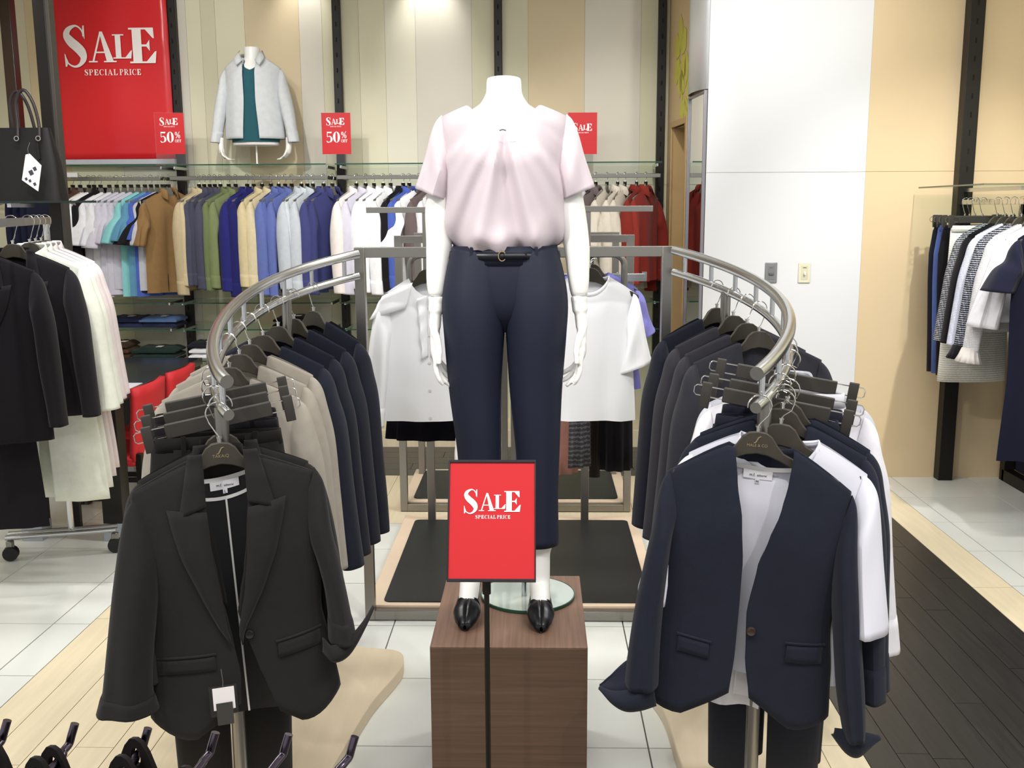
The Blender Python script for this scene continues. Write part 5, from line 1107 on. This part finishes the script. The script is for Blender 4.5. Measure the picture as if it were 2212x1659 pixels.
for px, py, s_ in ((73, 364, .011), (64, 372, .014), (52, 385, .008), (60, 389, .008), (70, 396, .009)):
    a = kp(px, py); MB().prism([(a[0]-s_, a[1]+s_*.5), (a[0]+s_*.4, a[1]+s_*1.1), (a[0]+s_, a[1]-s_*.4), (a[0]-s_*.3, a[1]-s_)], lambda p: (p[0], -.0012, p[1]), lambda p: (p[0], -.0002, p[1])).build('printed_icon', M('icon_ink', '3d3c48', .6), kt, smooth=False)
MB().tube([(-.01, 0, 0), (-.012, .0, .03), (-.01, .02, .06)], .0008, 5).build('string', M('tag_string', '777777', .6), kt)
# ------------------------------------------------------------------ right wall rack
px_ = at(2080, 400, RW-.04).x
t = thing('shelving_post', 'black slotted post on the beige wall at right', 'post', (px_, RW-.007, 0)); MB().span((-.042, -.075, 0), (.042, 0, CEIL-.002)).build('upright', black_metal, t, bev=.003)
s = MB()
for z in range(24): s.span((-.004, -.0765, .5+z*.1), (.004, -.0745, .53+z*.1))
tag(s.build('slots', MATS['slot_shadow_black'], t, smooth=False), kind='stuff')
rX = at(2094, 436, 5.78).x; rZ = at(2094, 436, 5.7).z
t = thing('hanging_rail', 'chrome arm rail reaching out from the post at right', 'rail', (rX, 5.3, rZ)); MB().span((rX-.008, 4.35, rZ-.015), (rX+.008, 5.89, rZ+.013)).build('rail_bar', wire, t, world=True, bev=.001)
zg = at(2000, 400, 5.4).z
t = thing('glass_shelf', 'glass shelf above the tweed jackets at right', 'shelf', (2.5, 5.6, zg-.008)); MB().span((2.17, 5.05, zg-.008), (2.84, 5.9, zg)).build('pane', glass, t, smooth=False, world=True); MB().span((2.166, 5.05, zg-.008), (2.1695, 5.9, zg)).build('side_edge', M('shelf_edge_tan', '6d6a52', .3), t, world=True, smooth=False); MB().span((2.166, 5.046, zg-.008), (2.84, 5.0495, zg)).build('front_edge', MATS['shelf_edge_tan'], t, world=True, smooth=False)
MB().span((px_-.01, 5.2, zg-.03), (px_+.01, 5.89, zg-.009)).build('bracket', chrome, t, world=True)
tw = woven('black_white_tweed', '2a2c33', 'b9bac0', 42, 34, .42); tw2 = woven('navy_white_tweed', '20222c', 'a9abb4', 38, 30, .42); gtw = woven('grey_tweed', 'c3c3c6', 'e4e4e6', 40, 40, .4); pleat = woven('white_crinkle', 'cfccc2', 'f2f0ea', 2, 26, .4)
RG = [(5.74, 'T', 'navy_trousers', 'dark navy trousers at the far end of the right wall rail', navy), (5.68, 'T', 'blue_trousers', 'cornflower blue trousers beside the navy pair on right wall rail', fab('5062a0', 'cornflower')), (5.61, 'T', 'black_trousers', 'black textured trousers between blue trousers and white pleated skirt', blackc),
      (5.52, 'S', 'pleated_skirt', 'white crinkle-pleated skirt on the right wall rail', pleat), (5.42, 'J', 'tweed_jacket', 'black and white tweed jacket, farthest one on the right wall rail', tw), (5.33, 'J', 'black_jacket', 'plain black jacket between the tweed jackets at right', blackc), (5.24, 'J', 'grey_tweed_jacket', 'pale blue-grey tweed jacket behind the navy tweed one', woven('blue_tweed', 'b4b8cc', 'dcdfea', 40, 40, .4)),
      (5.15, 'J', 'tweed_jacket', 'navy and white tweed jacket with black fringe, nearer one at right', tw2), (5.04, 'J', 'grey_tweed_jacket', 'light grey tweed jacket with ruffled cuff on right wall rail', gtw), (4.93, 'B', 'white_pullover', 'white pullover with wide elbow sleeves on the right wall rail', whitec), (4.78, 'K', 'navy_dress', 'dark navy dress at the near end of the right wall rail', fab('16182a', 'ink'))]
for i, (y, kd, nm, lb, m) in enumerate(RG):
    x = rX; rz = .12
    if kd in 'TS':
        hp = Vector((x-.035, y, rZ-.075)); hanger('clip', f'dark clip hanger on the right wall rail, {ORD[i]} from the far end', hp, rz, 'hangers on the right wall rail', .075, .022, -1)
        if kd == 'T': hung_trousers(nm, lb, m, hp-Vector((.0, 0, 0)), rz, 'clothes on the right wall rail', .82, .175, i, top=-.05)
        else: hung_skirt(nm, lb, m, hp, rz, 'clothes on the right wall rail', .84, .17, 1.12, 5, .03, i)
    else:
        hp = Vector((x, y, rZ-.075)); hanger('wood', f'dark wooden hanger on the right wall rail, {ORD[i]} from the far end', hp, rz, 'hangers on the right wall rail', .075, .022, -1)
        op = [(0, .06), (.5, .01), (1, .02)]
        g, yf, _ = garment(nm, lb, dict(J='jacket', B='top', K='dress')[kd], m, hp, rz, 'clothes on the right wall rail', L=dict(J=.56, B=.5, K=1.15)[kd], ws=.195, nw=.065, D=THIN, open_=(op, op) if kd == 'J' else None, sl='long' if kd == 'J' else 'short', slen=dict(J=.55, B=.42, K=.24)[kd], spread=.06, seed=110+i, cuff=False, srad=.95)
        if 'fringe' in lb or 'ruffled' in lb:
            fm = blackc if 'fringe' in lb else silk('ece6e0')
            for sg in (-1, 1):
                zq = -.035-.062-.55; MB().loft([((sg*.285, -.03, zq+.01), .036, .044), ((sg*.29, -.032, zq-.03), .045, .055), ((sg*.293, -.032, zq-.06), .055, .065)], 36, False, lambda u, th: 1+.12*u*math.sin(12*th)).build('cuff_frill', fm, g, sol=.002)
bf = thing('black_cabinet', 'black low cabinet frame along the right side wall', 'cabinet', (2.8, 4.9, 0))
for y in (5.9, 4.2): MB().span((2.76, y-.03, 0), (2.82, y+.03, 1.62)).build('upright', black_metal, bf, bev=.003, world=True)
MB().span((2.76, 4.2, .0), (2.82, 5.9, .07)).build('base_rail', black_metal, bf, bev=.003, world=True); MB().span((2.76, 4.2, 1.56), (2.82, 5.9, 1.62)).build('top_rail', black_metal, bf, bev=.003, world=True); MB().span((2.83, 4.2, .07), (2.855, 5.9, 1.56)).build('back_panel', fab('14152a', 'navy_back'), bf, world=True)
# ------------------------------------------------------------------ foreground peg rack, bottom left
PY = .93
tips = [(14, 1556), (160, 1563), (318, 1573), (464, 1582), (622, 1586), (765, 1591)]
pk = thing('peg_rack', 'gunmetal peg rack with bent-up pegs in the bottom left foreground', 'display rack', (at(390, 1600, PY).x, .6, 0))
base = []
for i, (px, py) in enumerate(tips):
    tp = at(px+2, py, PY); bd = at(px-11, py+44, PY-.004); k1 = at(px-60, py+108, PY-.045); k2 = Vector((k1.x-.05, PY-.22, k1.z-.03)); base.append(k2)
    MB().tube(smooth_path([k2, k1, bd.lerp(k1, .25), bd, tp.lerp(bd, .6), tp], 5), .0042, 12).build('peg', gun_metal, pk, world=True)
    if i in (0, 1, 2, 3):
        for c in range(2 if i in (1, 2) else 1):
            q = {(0, 0): at(-8, 1634, PY-.02), (1, 0): at(118, 1640, PY-.025), (1, 1): at(84, 1664, PY-.05), (2, 0): at(297, 1622, PY-.012), (2, 1): at(268, 1660, PY-.04), (3, 0): at(407, 1684, PY-.045)}[(i, c)]; nmx = ('first', 'second', 'third', 'fourth')[i]
            lb = f'black velvet hanging card on the {nmx} peg from left' + ((', nearer the peg tip' if c == 0 else ', nearer the camera') if i in (1, 2) else '')
            cd = thing('velvet_card', lb, 'display card', q, math.radians(-28), 'velvet cards on the peg rack')
            half = [(0, .014), (.008, .012), (.016, .003), (.024, -.012), (.03, -.024), (.031, -.032), (.028, -.2)]
            out = half+[(-x, z) for x, z in half[::-1][:-1]]
            vb = fab('100b0b', 'black_velvet')
            # outline with a peg hole, built as a ring of faces
            hole = [(.0068*math.cos(a), -.005+.0095*math.sin(a)) for a in [math.pi/2-2*math.pi*k/len(out) for k in range(len(out))]]
            mb = MB(); n = len(out)
            for yy in (-.0025, .0025): mb.grid([[(x, yy, z) for x, z in out], [(x, yy, z) for x, z in hole]], True)
            mb.grid([[(x, -.0025, z) for x, z in out], [(x, .0025, z) for x, z in out]], True); mb.grid([[(x, -.0025, z) for x, z in hole], [(x, .0025, z) for x, z in hole]], True)
            mb.build('card_panel', vb, cd)
MB().tube([base[0]-Vector((.06, 0, .004)), base[-1]+Vector((.06, 0, -.004))], .01, 12).build('cross_rail', gun_metal, pk, world=True)
for q in (base[0], base[-1]): MB().tube([q-Vector((0, 0, .004)), (q.x, q.y, .01)], .012, 12).build('upright', gun_metal, pk, world=True)
MB().span((base[0].x-.1, base[0].y-.2, .001), (base[-1].x+.1, base[0].y+.2, .02)).build('base_plate', gun_metal, pk, bev=.002, world=True)
for x, y in ((-1.9, 1.2), (0, 1.0), (1.9, 1.2), (-1.9, 4.0), (.0, 4.4), (1.7, 4.0)): MB().span((x-.62, y-.17, CEIL-.016), (x+.62, y+.17, CEIL-.001)).build('fill_light_frame', white_m, bpy.data.objects['ceiling'], smooth=False)  # unseen white slabs added above the fill lights
